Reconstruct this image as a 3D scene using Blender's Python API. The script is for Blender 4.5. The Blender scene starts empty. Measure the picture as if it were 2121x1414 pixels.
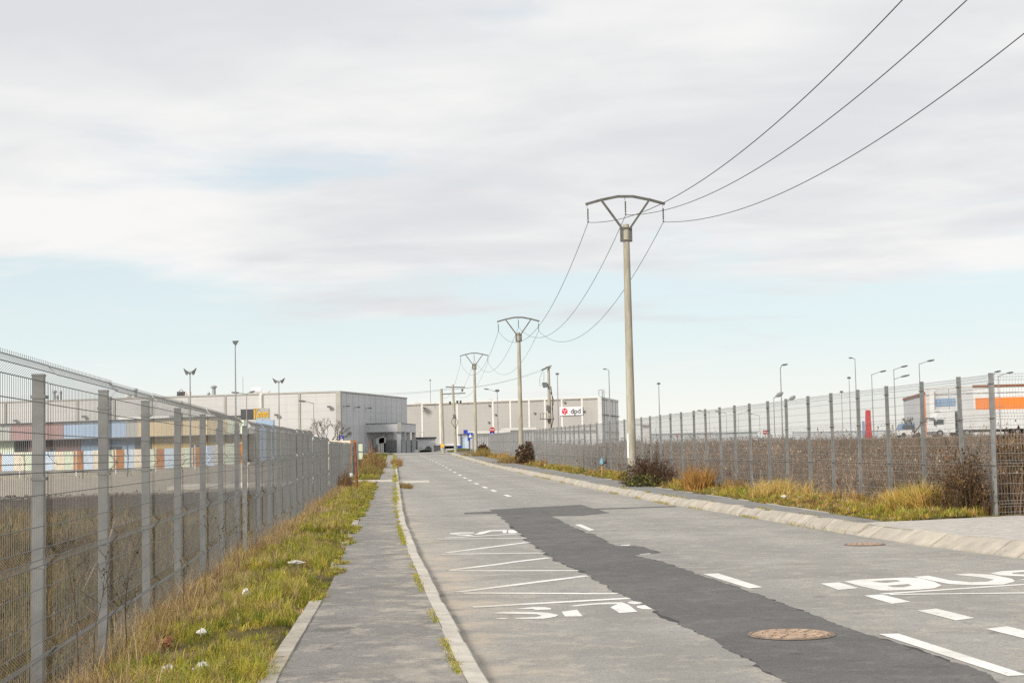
import bpy, math, random
import numpy as np
from mathutils import Matrix, Vector
from mathutils.geometry import tessellate_polygon
random.seed(7)
RNG = np.random.default_rng(11)
scene = bpy.context.scene
COL = scene.collection

# ------------------------------------------------------------------ camera
HC = 1.45                     # eye height above the road
FPX = 3200.0                  # focal length in pixels of a 2121 px wide frame
CAM = np.array([[0.9949812, 0.0138612, 0.09909737],
                [-0.09786689, -0.07150022, 0.99262772],
                [-0.0208445, 0.99734427, 0.06978482]])
cd = bpy.data.cameras.new('camera')
cd.sensor_width = 36.0
cd.lens = FPX / 2121.0 * 36.0
cd.clip_start = 0.1
cd.clip_end = 12000.0
cam = bpy.data.objects.new('camera', cd)
COL.objects.link(cam)
mw = Matrix.Identity(4)
for i in range(3):
    mw[i][0], mw[i][1], mw[i][2] = CAM[i, 0], CAM[i, 1], -CAM[i, 2]
mw[2][3] = HC
cam.matrix_world = mw
scene.camera = cam

# ------------------------------------------------------------------ sky and sun
SUN_DIR = Vector((-0.60, -0.60, 0.52)).normalized()      # from the ground towards the sun
world = bpy.data.worlds.new('World')
scene.world = world
world.use_nodes = True
wn, wl = world.node_tree.nodes, world.node_tree.links
wn.clear()


def W(t, **k):
    n = wn.new(t)
    for a, b in k.items():
        setattr(n, a, b)
    return n


def wmath(op, a, b=None, clamp=False):
    n = W('ShaderNodeMath', operation=op, use_clamp=clamp)
    for i, s in enumerate((a, b)):
        if s is None:
            continue
        if isinstance(s, (int, float)):
            n.inputs[i].default_value = s
        else:
            wl.new(s, n.inputs[i])
    return n.outputs[0]


def wramp(fac, a, b, lo=0.0, hi=1.0):
    n = W('ShaderNodeMapRange', interpolation_type='SMOOTHSTEP')
    wl.new(fac, n.inputs[0])
    n.inputs[1].default_value, n.inputs[2].default_value = a, b
    n.inputs[3].default_value, n.inputs[4].default_value = lo, hi
    return n.outputs[0]


def wnoise(vec, scale, detail, rough=0.55, dist=0.0):
    n = W('ShaderNodeTexNoise')
    wl.new(vec, n.inputs['Vector'])
    n.inputs['Scale'].default_value = scale
    n.inputs['Detail'].default_value = detail
    n.inputs['Roughness'].default_value = rough
    n.inputs['Distortion'].default_value = dist
    return n.outputs['Fac']


tc = W('ShaderNodeTexCoord')
sep = W('ShaderNodeSeparateXYZ')
wl.new(tc.outputs['Generated'], sep.inputs[0])
zc = wmath('MAXIMUM', sep.outputs[2], 0.0)
den = wmath('ADD', zc, 0.075)
comb = W('ShaderNodeCombineXYZ')
wl.new(wmath('DIVIDE', sep.outputs[0], den), comb.inputs[0])
wl.new(wmath('DIVIDE', sep.outputs[1], den), comb.inputs[1])
mapn = W('ShaderNodeMapping')
wl.new(comb.outputs[0], mapn.inputs[0])
mapn.inputs['Location'].default_value = (9.1, 5.2, 1.25)
mapn.inputs['Rotation'].default_value = (0, 0, 0.35)
mapn.inputs['Scale'].default_value = (0.72, 0.9, 1.0)
cv = mapn.outputs[0]
nbig = wnoise(cv, 0.9, 8, 0.56, 0.35)
nshade = wmath('ADD', wmath('MULTIPLY', wnoise(cv, 0.6, 6, 0.5, 0.5), 0.72), wmath('MULTIPLY', wnoise(cv, 2.2, 7, 0.56, 0.4), 0.28))
sky = W('ShaderNodeTexSky', sky_type='NISHITA')
sky.sun_disc = False
sky.sun_elevation = math.asin(SUN_DIR.z)
sky.sun_rotation = math.atan2(SUN_DIR.x, SUN_DIR.y)
sky.air_density = 1.0
sky.dust_density = 2.0
sky.ozone_density = 1.5
bg_sky = W('ShaderNodeBackground')
wl.new(sky.outputs[0], bg_sky.inputs[0])
bg_sky.inputs[1].default_value = 0.115
# pale haze that lies over everything, thicker towards the horizon
bg_haze = W('ShaderNodeBackground')
hcol = W('ShaderNodeMix', data_type='RGBA')
wl.new(wramp(zc, 0.0, 0.085), hcol.inputs[0])
hcol.inputs[6].default_value = (0.85, 0.84, 0.775, 1)
hcol.inputs[7].default_value = (0.70, 0.795, 0.81, 1)
wl.new(hcol.outputs[2], bg_haze.inputs[0])
bg_haze.inputs[1].default_value = 1.0
mx0 = W('ShaderNodeMixShader')
wl.new(wramp(zc, 0.0, 0.20, 0.95, 0.55), mx0.inputs[0])
wl.new(bg_sky.outputs[0], mx0.inputs[1])
wl.new(bg_haze.outputs[0], mx0.inputs[2])
# cloud sheet
ccol = W('ShaderNodeMix', data_type='RGBA')
wl.new(wramp(nshade, 0.38, 0.58), ccol.inputs[0])
ccol.inputs[6].default_value = (0.62, 0.63, 0.648, 1)
ccol.inputs[7].default_value = (0.80, 0.792, 0.78, 1)
bg_cl = W('ShaderNodeBackground')
wl.new(ccol.outputs[2], bg_cl.inputs[0])
bg_cl.inputs[1].default_value = 1.0
cover = wmath('ADD', nbig, wramp(zc, 0.055, 0.15, -0.17, 0.13))
mx1 = W('ShaderNodeMixShader')
wl.new(wramp(cover, 0.39, 0.60, 0.0, 0.97), mx1.inputs[0])
wl.new(mx0.outputs[0], mx1.inputs[1])
wl.new(bg_cl.outputs[0], mx1.inputs[2])
wout = W('ShaderNodeOutputWorld')
wl.new(mx1.outputs[0], wout.inputs[0])

sl = bpy.data.lights.new('sun', 'SUN')
sl.energy = 3.1
sl.angle = math.radians(13)
sl.color = (1.0, 0.93, 0.82)
so = bpy.data.objects.new('sun', sl)
COL.objects.link(so)
so.rotation_euler = (-SUN_DIR).to_track_quat('-Z', 'Y').to_euler()
so.location = (-40, -30, 60)

vs = scene.view_settings
vs.view_transform = 'Standard'
vs.look = 'None'
vs.exposure = 0.25
vs.gamma = 1.0
scene.render.engine = 'CYCLES'
scene.cycles.max_bounces = 6
scene.cycles.transparent_max_bounces = 8
scene.cycles.use_denoising = False


# ------------------------------------------------------------------ terrain functions (metres)
YR = [-100, 40, 53, 75, 104, 130, 156, 175, 200, 240, 9000]
ZR = [0, 0, .03, .15, .40, .69, .98, 1.2, 1.35, 1.4, 1.4]


def rise(Y):
    return np.interp(Y, YR, ZR)


def bend(Y):                                   # the street swings gently to the right
    Y = np.asarray(Y, float)
    a = np.clip(Y - 12, 0, 26)
    return .5 * .022 / 26 * a * a + .022 * np.clip(Y - 38, 0, 140)


def sstep(a, b, x):
    t = np.clip((np.asarray(x, float) - a) / (b - a), 0, 1)
    return t * t * (3 - 2 * t)


def u_right(Y):
    return np.interp(Y, [5, 18, 21, 24, 28, 33, 38, 70, 98, 150, 165], [8.5, 8.0, 7.72, 7.62, 7.62, 7.55, 7.40, 7.38, 6.85, 6.6, 6.6])


def u_walk(Y):
    return np.interp(Y, [0, 9.8, 16.3, 28, 52, 70], [-.55, -.52, -.32, -.2, -.2, -.15])


U_EDGE = .74                                   # road side of the left kerb

def u_verge(Y):                                # inner edge of the right pavement
    return np.interp(Y, [24, 28, 37, 45, 62, 82, 165], [8.38, 8.45, 8.66, 8.66, 8.85, 8.62, 8.2])



def terrain(u, Y):
    """height of the bare ground; u is measured from the line of sight along the street, less the bend"""
    u = np.asarray(u, float)
    Y = np.asarray(Y, float)
    prof = np.interp(u, [-12, -1.9, -1.2, -.62, -.5, .5, .8, 7.2, 8.2, 8.6, 8.85, 9.6, 10.7, 12, 20, 70],
                     [-.08, -.03, .03, .075, .02, .02, -.07, -.07, -.0, .08, .15, .22, .16, .18, .26, .38])
    prof = prof - np.where((Y < 24.9) & (u > 7.6), np.clip(prof - .04, 0, 9), 0)
    w = sstep(-26, -4, u)
    extra = .25 * sstep(14, 70, u) * sstep(20, 150, Y)
    return prof + rise(Y) * w + extra + .5 * (1 - w) * sstep(120, 260, Y) * sstep(-80, -10, u)


def gz(X, Y):
    return float(terrain(X - bend(Y), Y))


def sight(px, py, Y):
    """point at distance Y seen in the given direction from the eye"""
    d = CAM @ np.array([(px - 1060.5) / FPX, -(py - 707.0) / FPX, 1.0])
    t = Y / d[1]
    return (d[0] * t, Y, HC + d[2] * t)


def sx(px, Y, py=930):
    return sight(px, py, Y)[0]


def vnoise(x, y, s, seed=0):
    x = np.asarray(x, float) / s
    y = np.asarray(y, float) / s
    xi, yi = np.floor(x), np.floor(y)
    fx, fy = x - xi, y - yi
    fx = fx * fx * (3 - 2 * fx)
    fy = fy * fy * (3 - 2 * fy)

    def h(a, b):
        v = np.sin(a * 127.1 + b * 311.7 + seed * 74.7) * 43758.5453
        return v - np.floor(v)
    return (h(xi, yi) * (1 - fx) + h(xi + 1, yi) * fx) * (1 - fy) + (h(xi, yi + 1) * (1 - fx) + h(xi + 1, yi + 1) * fx) * fy


# ------------------------------------------------------------------ materials
class NT:
    def __init__(self, name):
        self.m = bpy.data.materials.new(name)
        self.m.use_nodes = True
        self.t = self.m.node_tree
        self.n, self.l = self.t.nodes, self.t.links
        self.b = self.n['Principled BSDF']
        self.geo = self.n.new('ShaderNodeNewGeometry')
        self.pos = self.geo.outputs['Position']

    def put(self, s, i):
        if isinstance(s, (int, float)):
            i.default_value = s
        elif isinstance(s, tuple):
            i.default_value = s if len(s) == 4 or i.type == 'VECTOR' else (*s, 1)
        else:
            self.l.new(s, i)

    def math(self, op, a, b=0.0, c=0.0, clamp=False):
        n = self.n.new('ShaderNodeMath')
        n.operation = op
        n.use_clamp = clamp
        self.put(a, n.inputs[0])
        self.put(b, n.inputs[1])
        self.put(c, n.inputs[2])
        return n.outputs[0]

    def xyz(self, v=None):
        n = self.n.new('ShaderNodeSeparateXYZ')
        self.l.new(v or self.pos, n.inputs[0])
        return n.outputs

    def scaled(self, s, v=None):
        n = self.n.new('ShaderNodeMapping')
        self.l.new(v or self.pos, n.inputs[0])
        n.inputs['Scale'].default_value = s
        return n.outputs[0]

    def noise(self, scale, detail=5, rough=.6, vec=None, dist=0.0):
        n = self.n.new('ShaderNodeTexNoise')
        self.l.new(vec or self.pos, n.inputs['Vector'])
        n.inputs['Scale'].default_value = scale
        n.inputs['Detail'].default_value = detail
        n.inputs['Roughness'].default_value = rough
        n.inputs['Distortion'].default_value = dist
        return n.outputs['Fac']

    def voro(self, scale, feature='F1', vec=None):
        n = self.n.new('ShaderNodeTexVoronoi')
        n.feature = feature
        self.l.new(vec or self.pos, n.inputs['Vector'])
        n.inputs['Scale'].default_value = scale
        return n.outputs['Distance']

    def ramp(self, f, a, b, lo=0., hi=1.):
        n = self.n.new('ShaderNodeMapRange')
        n.interpolation_type = 'SMOOTHSTEP'
        self.put(f, n.inputs[0])
        for i, x in enumerate((a, b, lo, hi)):
            n.inputs[i + 1].default_value = x
        return n.outputs[0]

    def mix(self, f, a, b):
        n = self.n.new('ShaderNodeMix')
        n.data_type = 'RGBA'
        self.put(f, n.inputs[0])
        self.put(a, n.inputs[6])
        self.put(b, n.inputs[7])
        return n.outputs[2]

    def rand(self):
        return self.n.new('ShaderNodeObjectInfo').outputs['Random']

    def bump(self, h, strength, dist=.02):
        n = self.n.new('ShaderNodeBump')
        n.inputs['Strength'].default_value = strength
        n.inputs['Distance'].default_value = dist
        self.put(h, n.inputs['Height'])
        self.l.new(n.outputs[0], self.b.inputs['Normal'])

    def done(self, col, rough=.8, metal=0.0, spec=.5):
        self.put(col, self.b.inputs['Base Color'])
        self.put(rough, self.b.inputs['Roughness'])
        self.b.inputs['Metallic'].default_value = metal
        self.b.inputs['Specular IOR Level'].default_value = spec
        return self.m


def simple(name, col, rough=.75, var=.18, scale=2.5, metal=0.0, obj=0.0, bump=0.0):
    t = NT(name)
    n1 = t.noise(scale, 6)
    a = tuple(c * (1 - var) for c in col)
    b = tuple(min(1, c * (1 + var)) for c in col)
    c = t.mix(t.ramp(n1, .3, .7), a, b)
    if obj:
        c = t.mix(t.math('MULTIPLY', t.rand(), obj), c, tuple(x * .55 for x in col))
    if bump:
        t.bump(t.noise(scale * 8, 4), bump, .01)
    return t.done(c, t.ramp(n1, .2, .8, max(0, rough - .1), min(1, rough + .1)), metal)


def mat_asphalt(name, col, dust=True, light=.30, dark=.45, worn=(.52, .46, .375)):
    """weathered asphalt: mottling, scuffs, aggregate; dust and damp stains where the place has them"""
    t = NT(name)
    x, y, z = t.xyz()
    k = lambda f: tuple(min(1, q * f) for q in col)
    c = t.mix(t.ramp(t.noise(.35, 4, .55), .38, .62), k(.86), k(1.12))
    c = t.mix(t.math('MULTIPLY', t.ramp(t.noise(1.1, 6, .62), .50, .62), dark), c, k(.66))
    c = t.mix(t.math('MULTIPLY', t.ramp(t.noise(3.4, 6, .66), .52, .60), light), c, worn)
    c = t.mix(t.math('MULTIPLY', t.ramp(t.noise(6.5, 5, .65, t.scaled((1, 1, 1))), .52, .62), dark * .7), c, k(.60))
    c = t.mix(t.math('MULTIPLY', t.ramp(t.noise(2.6, 4, .5), .66, .70), .6), c, k(.34))
    c = t.mix(t.math('MULTIPLY', t.ramp(t.noise(30, 3, .7), .50, .62), .55), c, k(.52))
    c = t.mix(t.math('MULTIPLY', t.ramp(t.voro(34), .20, .04), .60), c, k(1.9))
    c = t.mix(t.math('MULTIPLY', t.ramp(t.noise(95, 2, .7), .52, .66), .55), c, k(1.7))
    if dust is True:                                   # wheel tracks, polished darker than the crown
        q = t.math('ADD', x, t.math('MULTIPLY', t.noise(.25, 3), 1.2))
        tr = t.math('POWER', t.math('ABSOLUTE', t.math('SINE', t.math('MULTIPLY', q, 1.75))), 3.0)
        c = t.mix(t.math('MULTIPLY', tr, .20), c, k(.60))
    if dust == 'walk':                                 # sand washed over the slab towards the kerb
        f = t.math('MULTIPLY', t.ramp(t.noise(1.6, 6, .66), .48, .62), t.ramp(t.math('ADD', x, t.math('MULTIPLY', y, -.012)), -.35, .5))
        c = t.mix(t.math('MULTIPLY', f, .6), c, (.50, .44, .36))
    elif dust:                                         # pale dust along the left gutter, dark damp stains at the kerb
        e = t.math('ADD', x, t.math('MULTIPLY', t.noise(.8, 4), -1.5))
        f = t.math('MULTIPLY', t.ramp(e, .15, .75, 1, 0), t.ramp(t.noise(1.3, 5), .36, .60))
        c = t.mix(t.math('MULTIPLY', f, .62), c, (.53, .44, .34))
        g = t.math('ADD', x, t.math('MULTIPLY', t.noise(1.6, 5), -.9))
        g = t.math('SUBTRACT', g, t.math('MULTIPLY', t.ramp(y, 20, 110), 1.75))
        q = t.math('MULTIPLY', t.ramp(g, .26, .46, 1, 0), t.ramp(t.noise(.8, 5, .65, t.scaled((1, .45, 1))), .46, .60))
        c = t.mix(t.math('MULTIPLY', q, .72), c, (.085, .072, .058))
    t.bump(t.noise(55, 4, .7), .7, .008)
    return t.done(c, .88)


def mat_concrete(name, col, rough=.85, stain=.4, obj=.35, scale=3.0):
    t = NT(name)
    a = t.noise(scale, 6, .65)
    c = t.mix(t.ramp(a, .3, .7), tuple(k * .78 for k in col), tuple(min(1, k * 1.15) for k in col))
    c = t.mix(t.math('MULTIPLY', t.rand(), obj), c, tuple(k * .68 for k in col))
    s = t.noise(scale * 3, 5, .7)
    c = t.mix(t.math('MULTIPLY', t.ramp(s, .55, .75), stain), c, tuple(k * .42 for k in col))
    t.bump(t.noise(45, 4, .7), .4, .008)
    return t.done(c, rough)


def mat_pole():
    t = NT('pole_concrete')
    a = t.noise(2.0, 6, .65, t.scaled((3, 3, .5)))
    c = t.mix(t.ramp(a, .3, .7), (.31, .285, .22), (.47, .44, .36))
    s = t.noise(5, 4, .6, t.scaled((6, 6, .35)))
    c = t.mix(t.math('MULTIPLY', t.ramp(s, .6, .72), .5), c, (.16, .14, .11))
    t.bump(t.noise(40, 3), .25, .006)
    return t.done(c, .85)


def mat_paint():
    t = NT('road_paint')
    n1 = t.noise(9, 6, .7)
    n2 = t.noise(60, 3, .7)
    w = t.math('MAXIMUM', t.math('MULTIPLY', t.ramp(n1, .52, .66), t.ramp(t.noise(26, 4, .7), .42, .58)), t.math('MULTIPLY', t.ramp(n2, .55, .66), .75))
    c = t.mix(t.ramp(t.noise(1.3, 3), .3, .7), (.68, .66, .62), (.82, .81, .78))
    c = t.mix(t.math('MULTIPLY', w, .62), c, (.28, .27, .25))
    x, y, z = t.xyz()
    e = t.math('ADD', x, t.math('MULTIPLY', t.noise(2.5, 4), -1.2))
    c = t.mix(t.math('MULTIPLY', t.ramp(e, .4, 1.1, 1, 0), .7), c, (.50, .43, .34))
    return t.done(c, .7)


def mat_clad(name, col, step=1.0, axis='z', depth=.06, rough=.5):
    """sheet cladding: faint joints every `step` metres"""
    t = NT(name)
    x, y, z = t.xyz()
    k = z if axis == 'z' else t.math('ADD', x, t.math('MULTIPLY', y, .35))
    fr = t.math('FRACT', t.math('DIVIDE', k, step))
    line = t.math('MULTIPLY', t.math('LESS_THAN', fr, depth), .35)
    c = t.mix(t.ramp(t.noise(.12, 4), .3, .7), tuple(q * .93 for q in col), tuple(min(1, q * 1.05) for q in col))
    c = t.mix(t.math('MULTIPLY', t.ramp(t.noise(1.0, 4, .6, t.scaled((1, 1, .08))), .5, .75), .16), c, tuple(q * .6 for q in col))
    c = t.mix(line, c, tuple(q * .55 for q in col))
    return t.done(c, rough)


def mat_attr(name, rough=.8, trans=.0):
    t = NT(name)
    a = t.n.new('ShaderNodeAttribute')
    a.attribute_name = 'Col'
    t.l.new(a.outputs['Color'], t.b.inputs['Base Color'])
    t.b.inputs['Roughness'].default_value = rough
    t.b.inputs['Specular IOR Level'].default_value = .2
    if trans:
        tr = t.n.new('ShaderNodeBsdfTranslucent')
        t.l.new(a.outputs['Color'], tr.inputs[0])
        mx = t.n.new('ShaderNodeMixShader')
        mx.inputs[0].default_value = trans
        t.l.new(t.b.outputs[0], mx.inputs[1])
        t.l.new(tr.outputs[0], mx.inputs[2])
        t.l.new(mx.outputs[0], t.n['Material Output'].inputs[0])
    return t.m


def mat_ground():
    t = NT('ground_soil')
    x, y, z = t.xyz()
    wob = t.math('MULTIPLY', t.math('SUBTRACT', t.noise(.22, 5), .5), 9.0)
    yy = t.math('ADD', y, wob)
    n = t.noise(1.7, 7, .7)
    nf = t.noise(9, 5, .7)
    dry = t.mix(t.ramp(n, .35, .65), (.16, .12, .065), (.29, .225, .12))
    dry = t.mix(t.math('MULTIPLY', t.ramp(nf, .5, .75), .6), dry, (.07, .06, .03))
    soil = t.mix(t.ramp(n, .35, .7), (.052, .040, .032), (.115, .09, .07))
    grav = t.mix(t.ramp(n, .3, .7), (.30, .26, .215), (.40, .36, .30))
    grav = t.mix(t.math('MULTIPLY', t.ramp(nf, .5, .75), .4), grav, (.20, .17, .14))
    lot = t.mix(t.ramp(n, .3, .7), (.22, .21, .20), (.28, .27, .255))
    weed = t.mix(t.ramp(n, .35, .65), (.10, .072, .048), (.175, .13, .085))
    c = t.mix(t.ramp(yy, 36, 40), dry, soil)
    c = t.mix(t.ramp(yy, 60, 66), c, grav)
    c = t.mix(t.ramp(yy, 126, 131), c, soil)
    c = t.mix(t.ramp(yy, 137, 141), c, lot)
    c = t.mix(t.ramp(y, 700, 1500), c, (.16, .17, .13))
    c = t.mix(t.ramp(x, -1.9, -1.4), c, dry)
    green = t.mix(t.ramp(n, .35, .65), (.085, .072, .03), (.15, .125, .05))  # verge ground darkened: shade between the grass tufts put into its colour
    vx = t.math('MULTIPLY', t.ramp(x, -1.7, -1.0), t.ramp(x, 10.9, 10.2, 0, 1))
    c = t.mix(t.math('MULTIPLY', t.ramp(x, -1.7, -1.0), t.ramp(x, 10.2, 11.2, 1, 0)), c, green)
    c = t.mix(t.ramp(x, 10.6, 11.3), c, weed)
    c = t.mix(t.math('MULTIPLY', t.ramp(y, 190, 205), t.ramp(x, -12, -6)), c, lot)
    t.bump(t.noise(6, 6, .7), .8, .06)
    return t.done(c, .95, spec=.1)


MT = {}
MT['ground'] = mat_ground()
MT['asphalt'] = mat_asphalt('road_asphalt', (.310, .296, .272), light=.38, dark=.42)
MT['patch'] = mat_asphalt('patch_asphalt', (.116, .111, .108), dust=False, light=.13, dark=.5, worn=(.34, .32, .30))
MT['walk'] = mat_asphalt('walk_asphalt', (.235, .222, .205), dust='walk', light=.42, dark=.55)
MT['walk_r'] = mat_asphalt('pavement_asphalt', (.205, .20, .195), dust=False, light=.2, dark=.4)
MT['kerb'] = mat_concrete('kerb_stone', (.45, .41, .345))
MT['kerb_pale'] = mat_concrete('kerb_pale', (.56, .52, .455))
MT['slab'] = mat_concrete('crossing_concrete', (.55, .50, .43), obj=0)
MT['drive'] = mat_concrete('driveway_concrete', (.47, .44, .40), stain=.8, obj=0, scale=9)
MT['paint'] = mat_paint()
MT['seam'] = simple('tar_seam', (.045, .042, .040), .8, .3, 20)
MT['pole'] = mat_pole()
MT['steel'] = simple('galvanised_steel', (.25, .253, .25), .5, .16, 6, metal=.35, obj=.2)
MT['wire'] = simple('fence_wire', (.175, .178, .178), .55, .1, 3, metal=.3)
MT['wire_lit'] = simple('fence_wire_lit', (.34, .345, .34), .5, .1, 3, metal=.3)  # paler copy of the fence wire, sunlight on the right fence put into colour
MT['line'] = simple('line_wire', (.05, .048, .045), .6, .1, 1)
MT['steel_dark'] = simple('weathered_steel', (.13, .128, .115), .6, .25, 4, metal=.2)
MT['lamp'] = simple('lamp_grey', (.30, .305, .31), .5, .1, 2, metal=.3)
MT['lamp_dark'] = simple('lamp_housing', (.15, .155, .16), .5, .1, 2)
MT['rust'] = simple('rusty_iron', (.22, .075, .03), .85, .4, 9)
MT['manhole'] = simple('cast_iron_rusty', (.40, .29, .21), .8, .35, 14, bump=.4)
MT['manhole2'] = simple('cast_iron_ring', (.20, .155, .12), .8, .3, 14)
MT['clad_front'] = mat_clad('cladding_pale', (.53, .52, .51), 1.1)
MT['clad_side'] = mat_clad('cladding_silver', (.53, .535, .545), 1.1)
MT['clad_trim'] = simple('cladding_trim', (.37, .355, .32), .5, .08, .5)
MT['clad_dark'] = simple('dark_cladding', (.075, .075, .08), .5, .12, .6)
MT['clad_taupe'] = mat_clad('cladding_taupe', (.385, .368, .345), 1.1, depth=.04)
MT['clad_light'] = simple('pale_seam', (.66, .64, .61), .5, .06, .5)
MT['joint'] = simple('joint_dark', (.13, .13, .135), .6, .1, 1)
MT['white'] = simple('white_sheet', (.74, .74, .74), .5, .06, .6)
MT['black'] = simple('black_part', (.03, .03, .032), .6, .1, 1)
MT['glass'] = simple('window_glass', (.055, .07, .085), .15, .15, .4)
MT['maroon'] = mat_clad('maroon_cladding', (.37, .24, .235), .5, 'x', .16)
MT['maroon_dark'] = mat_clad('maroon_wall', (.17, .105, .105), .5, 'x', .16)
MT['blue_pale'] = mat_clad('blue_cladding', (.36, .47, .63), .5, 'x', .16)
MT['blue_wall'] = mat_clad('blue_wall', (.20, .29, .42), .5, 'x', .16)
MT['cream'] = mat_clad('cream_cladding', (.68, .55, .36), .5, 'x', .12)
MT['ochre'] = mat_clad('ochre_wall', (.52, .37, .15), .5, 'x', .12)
MT['grey_band'] = mat_clad('grey_cladding', (.42, .43, .41), .5, 'x', .16)
MT['b_orange'] = simple('board_orange', (.42, .17, .045), .7, .25, 1.5, obj=.3)
MT['b_blue'] = simple('board_blue', (.52, .63, .76), .6, .08, 1.5)
MT['b_cream'] = simple('board_cream', (.74, .66, .53), .6, .08, 1.5)
MT['b_green'] = simple('board_green', (.62, .68, .54), .6, .08, 1.5)
MT['sign_blue'] = simple('sign_blue', (.02, .06, .42), .5, .1, 1)
MT['sign_red'] = simple('sign_red', (.50, .02, .025), .5, .1, 1)
MT['logo_red'] = simple('logo_red', (.55, .02, .05), .5, .05, 1)
MT['sign_yellow'] = simple('sign_yellow', (.80, .47, .05), .5, .05, 1)
MT['orange'] = mat_clad('orange_cladding', (.80, .22, .025), .9, 'x', .08)
MT['truck_white'] = simple('truck_white', (.70, .70, .69), .35, .05, .5)
MT['tyre'] = simple('rubber', (.025, .025, .026), .8, .2, 4)
MT['paper'] = simple('white_paper', (.76, .76, .75), .7, .08, 9)
MT['hydrant_blue'] = simple('faded_blue_paint', (.16, .30, .38), .7, .35, 14)
MT['hydrant_pipe'] = simple('ochre_pipe', (.33, .21, .07), .8, .3, 12)
MT['blade'] = mat_attr('grass_blade', .75, .35)
MT['leafy'] = mat_attr('leaf', .7, .25)
MT['twig'] = mat_attr('dry_stalk', .9)
MT['bark'] = simple('bark', (.10, .075, .055), .9, .3, 12)
MT['ceramic'] = simple('insulator_glass', (.10, .085, .07), .35, .2, 6)
MT['hill'] = simple('hill_green', (.20, .235, .25), .95, .1, .004)
MT['far_haze'] = simple('far_haze', (.50, .53, .55), .8, .06, .05)  # distance haze put into the colour of the far sheds
MT['soil'] = simple('dark_soil', (.075, .057, .044), .95, .45, 3.5, bump=.5)
MT['pale_stone'] = mat_concrete('rubble', (.60, .57, .52), obj=0, scale=8)
MT['clay'] = simple('clay_shard', (.42, .20, .09), .8, .3, 12)


# ------------------------------------------------------------------ mesh helpers
class MB:
    def __init__(s):
        s.v, s.f = [], []

    def add(s, v, f):
        k = len(s.v)
        s.v += [tuple(map(float, p)) for p in v]
        s.f += [tuple(i + k for i in q) for q in f]
        return s

    def box(s, x0, x1, y0, y1, z0, z1):
        v = [(x, y, z) for z in (z0, z1) for (x, y) in ((x0, y0), (x1, y0), (x1, y1), (x0, y1))]
        return s.add(v, [(3, 2, 1, 0), (4, 5, 6, 7), (0, 1, 5, 4), (1, 2, 6, 5), (2, 3, 7, 6), (3, 0, 4, 7)])

    def obox(s, p0, p1, z0, z1, a, b):
        """box along the line p0-p1, from offset a to offset b on the right-hand side of it"""
        dx, dy = p1[0] - p0[0], p1[1] - p0[1]
        n = math.hypot(dx, dy)
        nx, ny = dy / n, -dx / n
        q = [(p0[0] + nx * a, p0[1] + ny * a), (p1[0] + nx * a, p1[1] + ny * a),
             (p1[0] + nx * b, p1[1] + ny * b), (p0[0] + nx * b, p0[1] + ny * b)]
        return s.prism(q, z0, z1)

    def prism(s, q, z0, z1):
        ar = sum(q[i][0] * q[(i + 1) % len(q)][1] - q[(i + 1) % len(q)][0] * q[i][1] for i in range(len(q)))
        if ar < 0:
            q = q[::-1]
        n = len(q)
        v = [(x, y, z0) for x, y in q] + [(x, y, z1) for x, y in q]
        f = [tuple(range(n - 1, -1, -1)), tuple(range(n, 2 * n))]
        f += [(i, (i + 1) % n, n + (i + 1) % n, n + i) for i in range(n)]
        return s.add(v, f)

    def tube(s, path, rad, n=6, cap=True):
        path = [Vector(p) for p in path]
        if isinstance(rad, (int, float)):
            rad = [rad] * len(path)
        k = len(path)
        v, f = [], []
        prev = None
        for i, p in enumerate(path):
            d = (path[min(i + 1, k - 1)] - path[max(i - 1, 0)]).normalized()
            ref = prev if prev is not None else (Vector((1, 0, 0)) if abs(d.x) < .9 else Vector((0, 1, 0)))
            a = (ref - d * ref.dot(d)).normalized()
            prev = a
            b = d.cross(a)
            for j in range(n):
                t = 2 * math.pi * j / n
                v.append(p + (a * math.cos(t) + b * math.sin(t)) * rad[i])
        for i in range(k - 1):
            for j in range(n):
                f.append((i * n + j, i * n + (j + 1) % n, (i + 1) * n + (j + 1) % n, (i + 1) * n + j))
        if cap:
            f.append(tuple(range(n - 1, -1, -1)))
            f.append(tuple((k - 1) * n + j for j in range(n)))
        return s.add(v, f)

    def bar(s, p0, p1, w, h):
        p0, p1 = Vector(p0), Vector(p1)
        d = (p1 - p0).normalized()
        ref = Vector((0, 0, 1)) if abs(d.z) < .95 else Vector((0, 1, 0))
        a = d.cross(ref).normalized() * w / 2
        b = a.cross(d).normalized() * h / 2
        v = [p + x for p in (p0, p1) for x in (-a - b, a - b, a + b, -a + b)]
        return s.add(v, [(3, 2, 1, 0), (4, 5, 6, 7), (0, 1, 5, 4), (1, 2, 6, 5), (2, 3, 7, 6), (3, 0, 4, 7)])

    def sphere(s, c, r, n=8, m=5, sz=1.0):
        v, f = [], []
        for i in range(m + 1):
            t = math.pi * i / m
            for j in range(n):
                a = 2 * math.pi * j / n
                v.append((c[0] + r * math.sin(t) * math.cos(a), c[1] + r * math.sin(t) * math.sin(a), c[2] + r * sz * math.cos(t)))
        for i in range(m):
            for j in range(n):
                f.append((i * n + j, (i + 1) * n + j, (i + 1) * n + (j + 1) % n, i * n + (j + 1) % n))
        return s.add(v, f)

    def flat(s, poly, z, holes=()):
        loops = [[Vector((x, y, 0)) for x, y in p] for p in (poly, *holes)]
        pts = [p for l in loops for p in l]
        tr = tessellate_polygon(loops)
        fs = []
        for a, b, c in tr:
            A, B, C = pts[a], pts[b], pts[c]
            fs.append((a, b, c) if (B - A).cross(C - A).z > 0 else (a, c, b))
        return s.add([(p.x, p.y, z(p.x, p.y) if callable(z) else z) for p in pts], fs)


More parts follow.
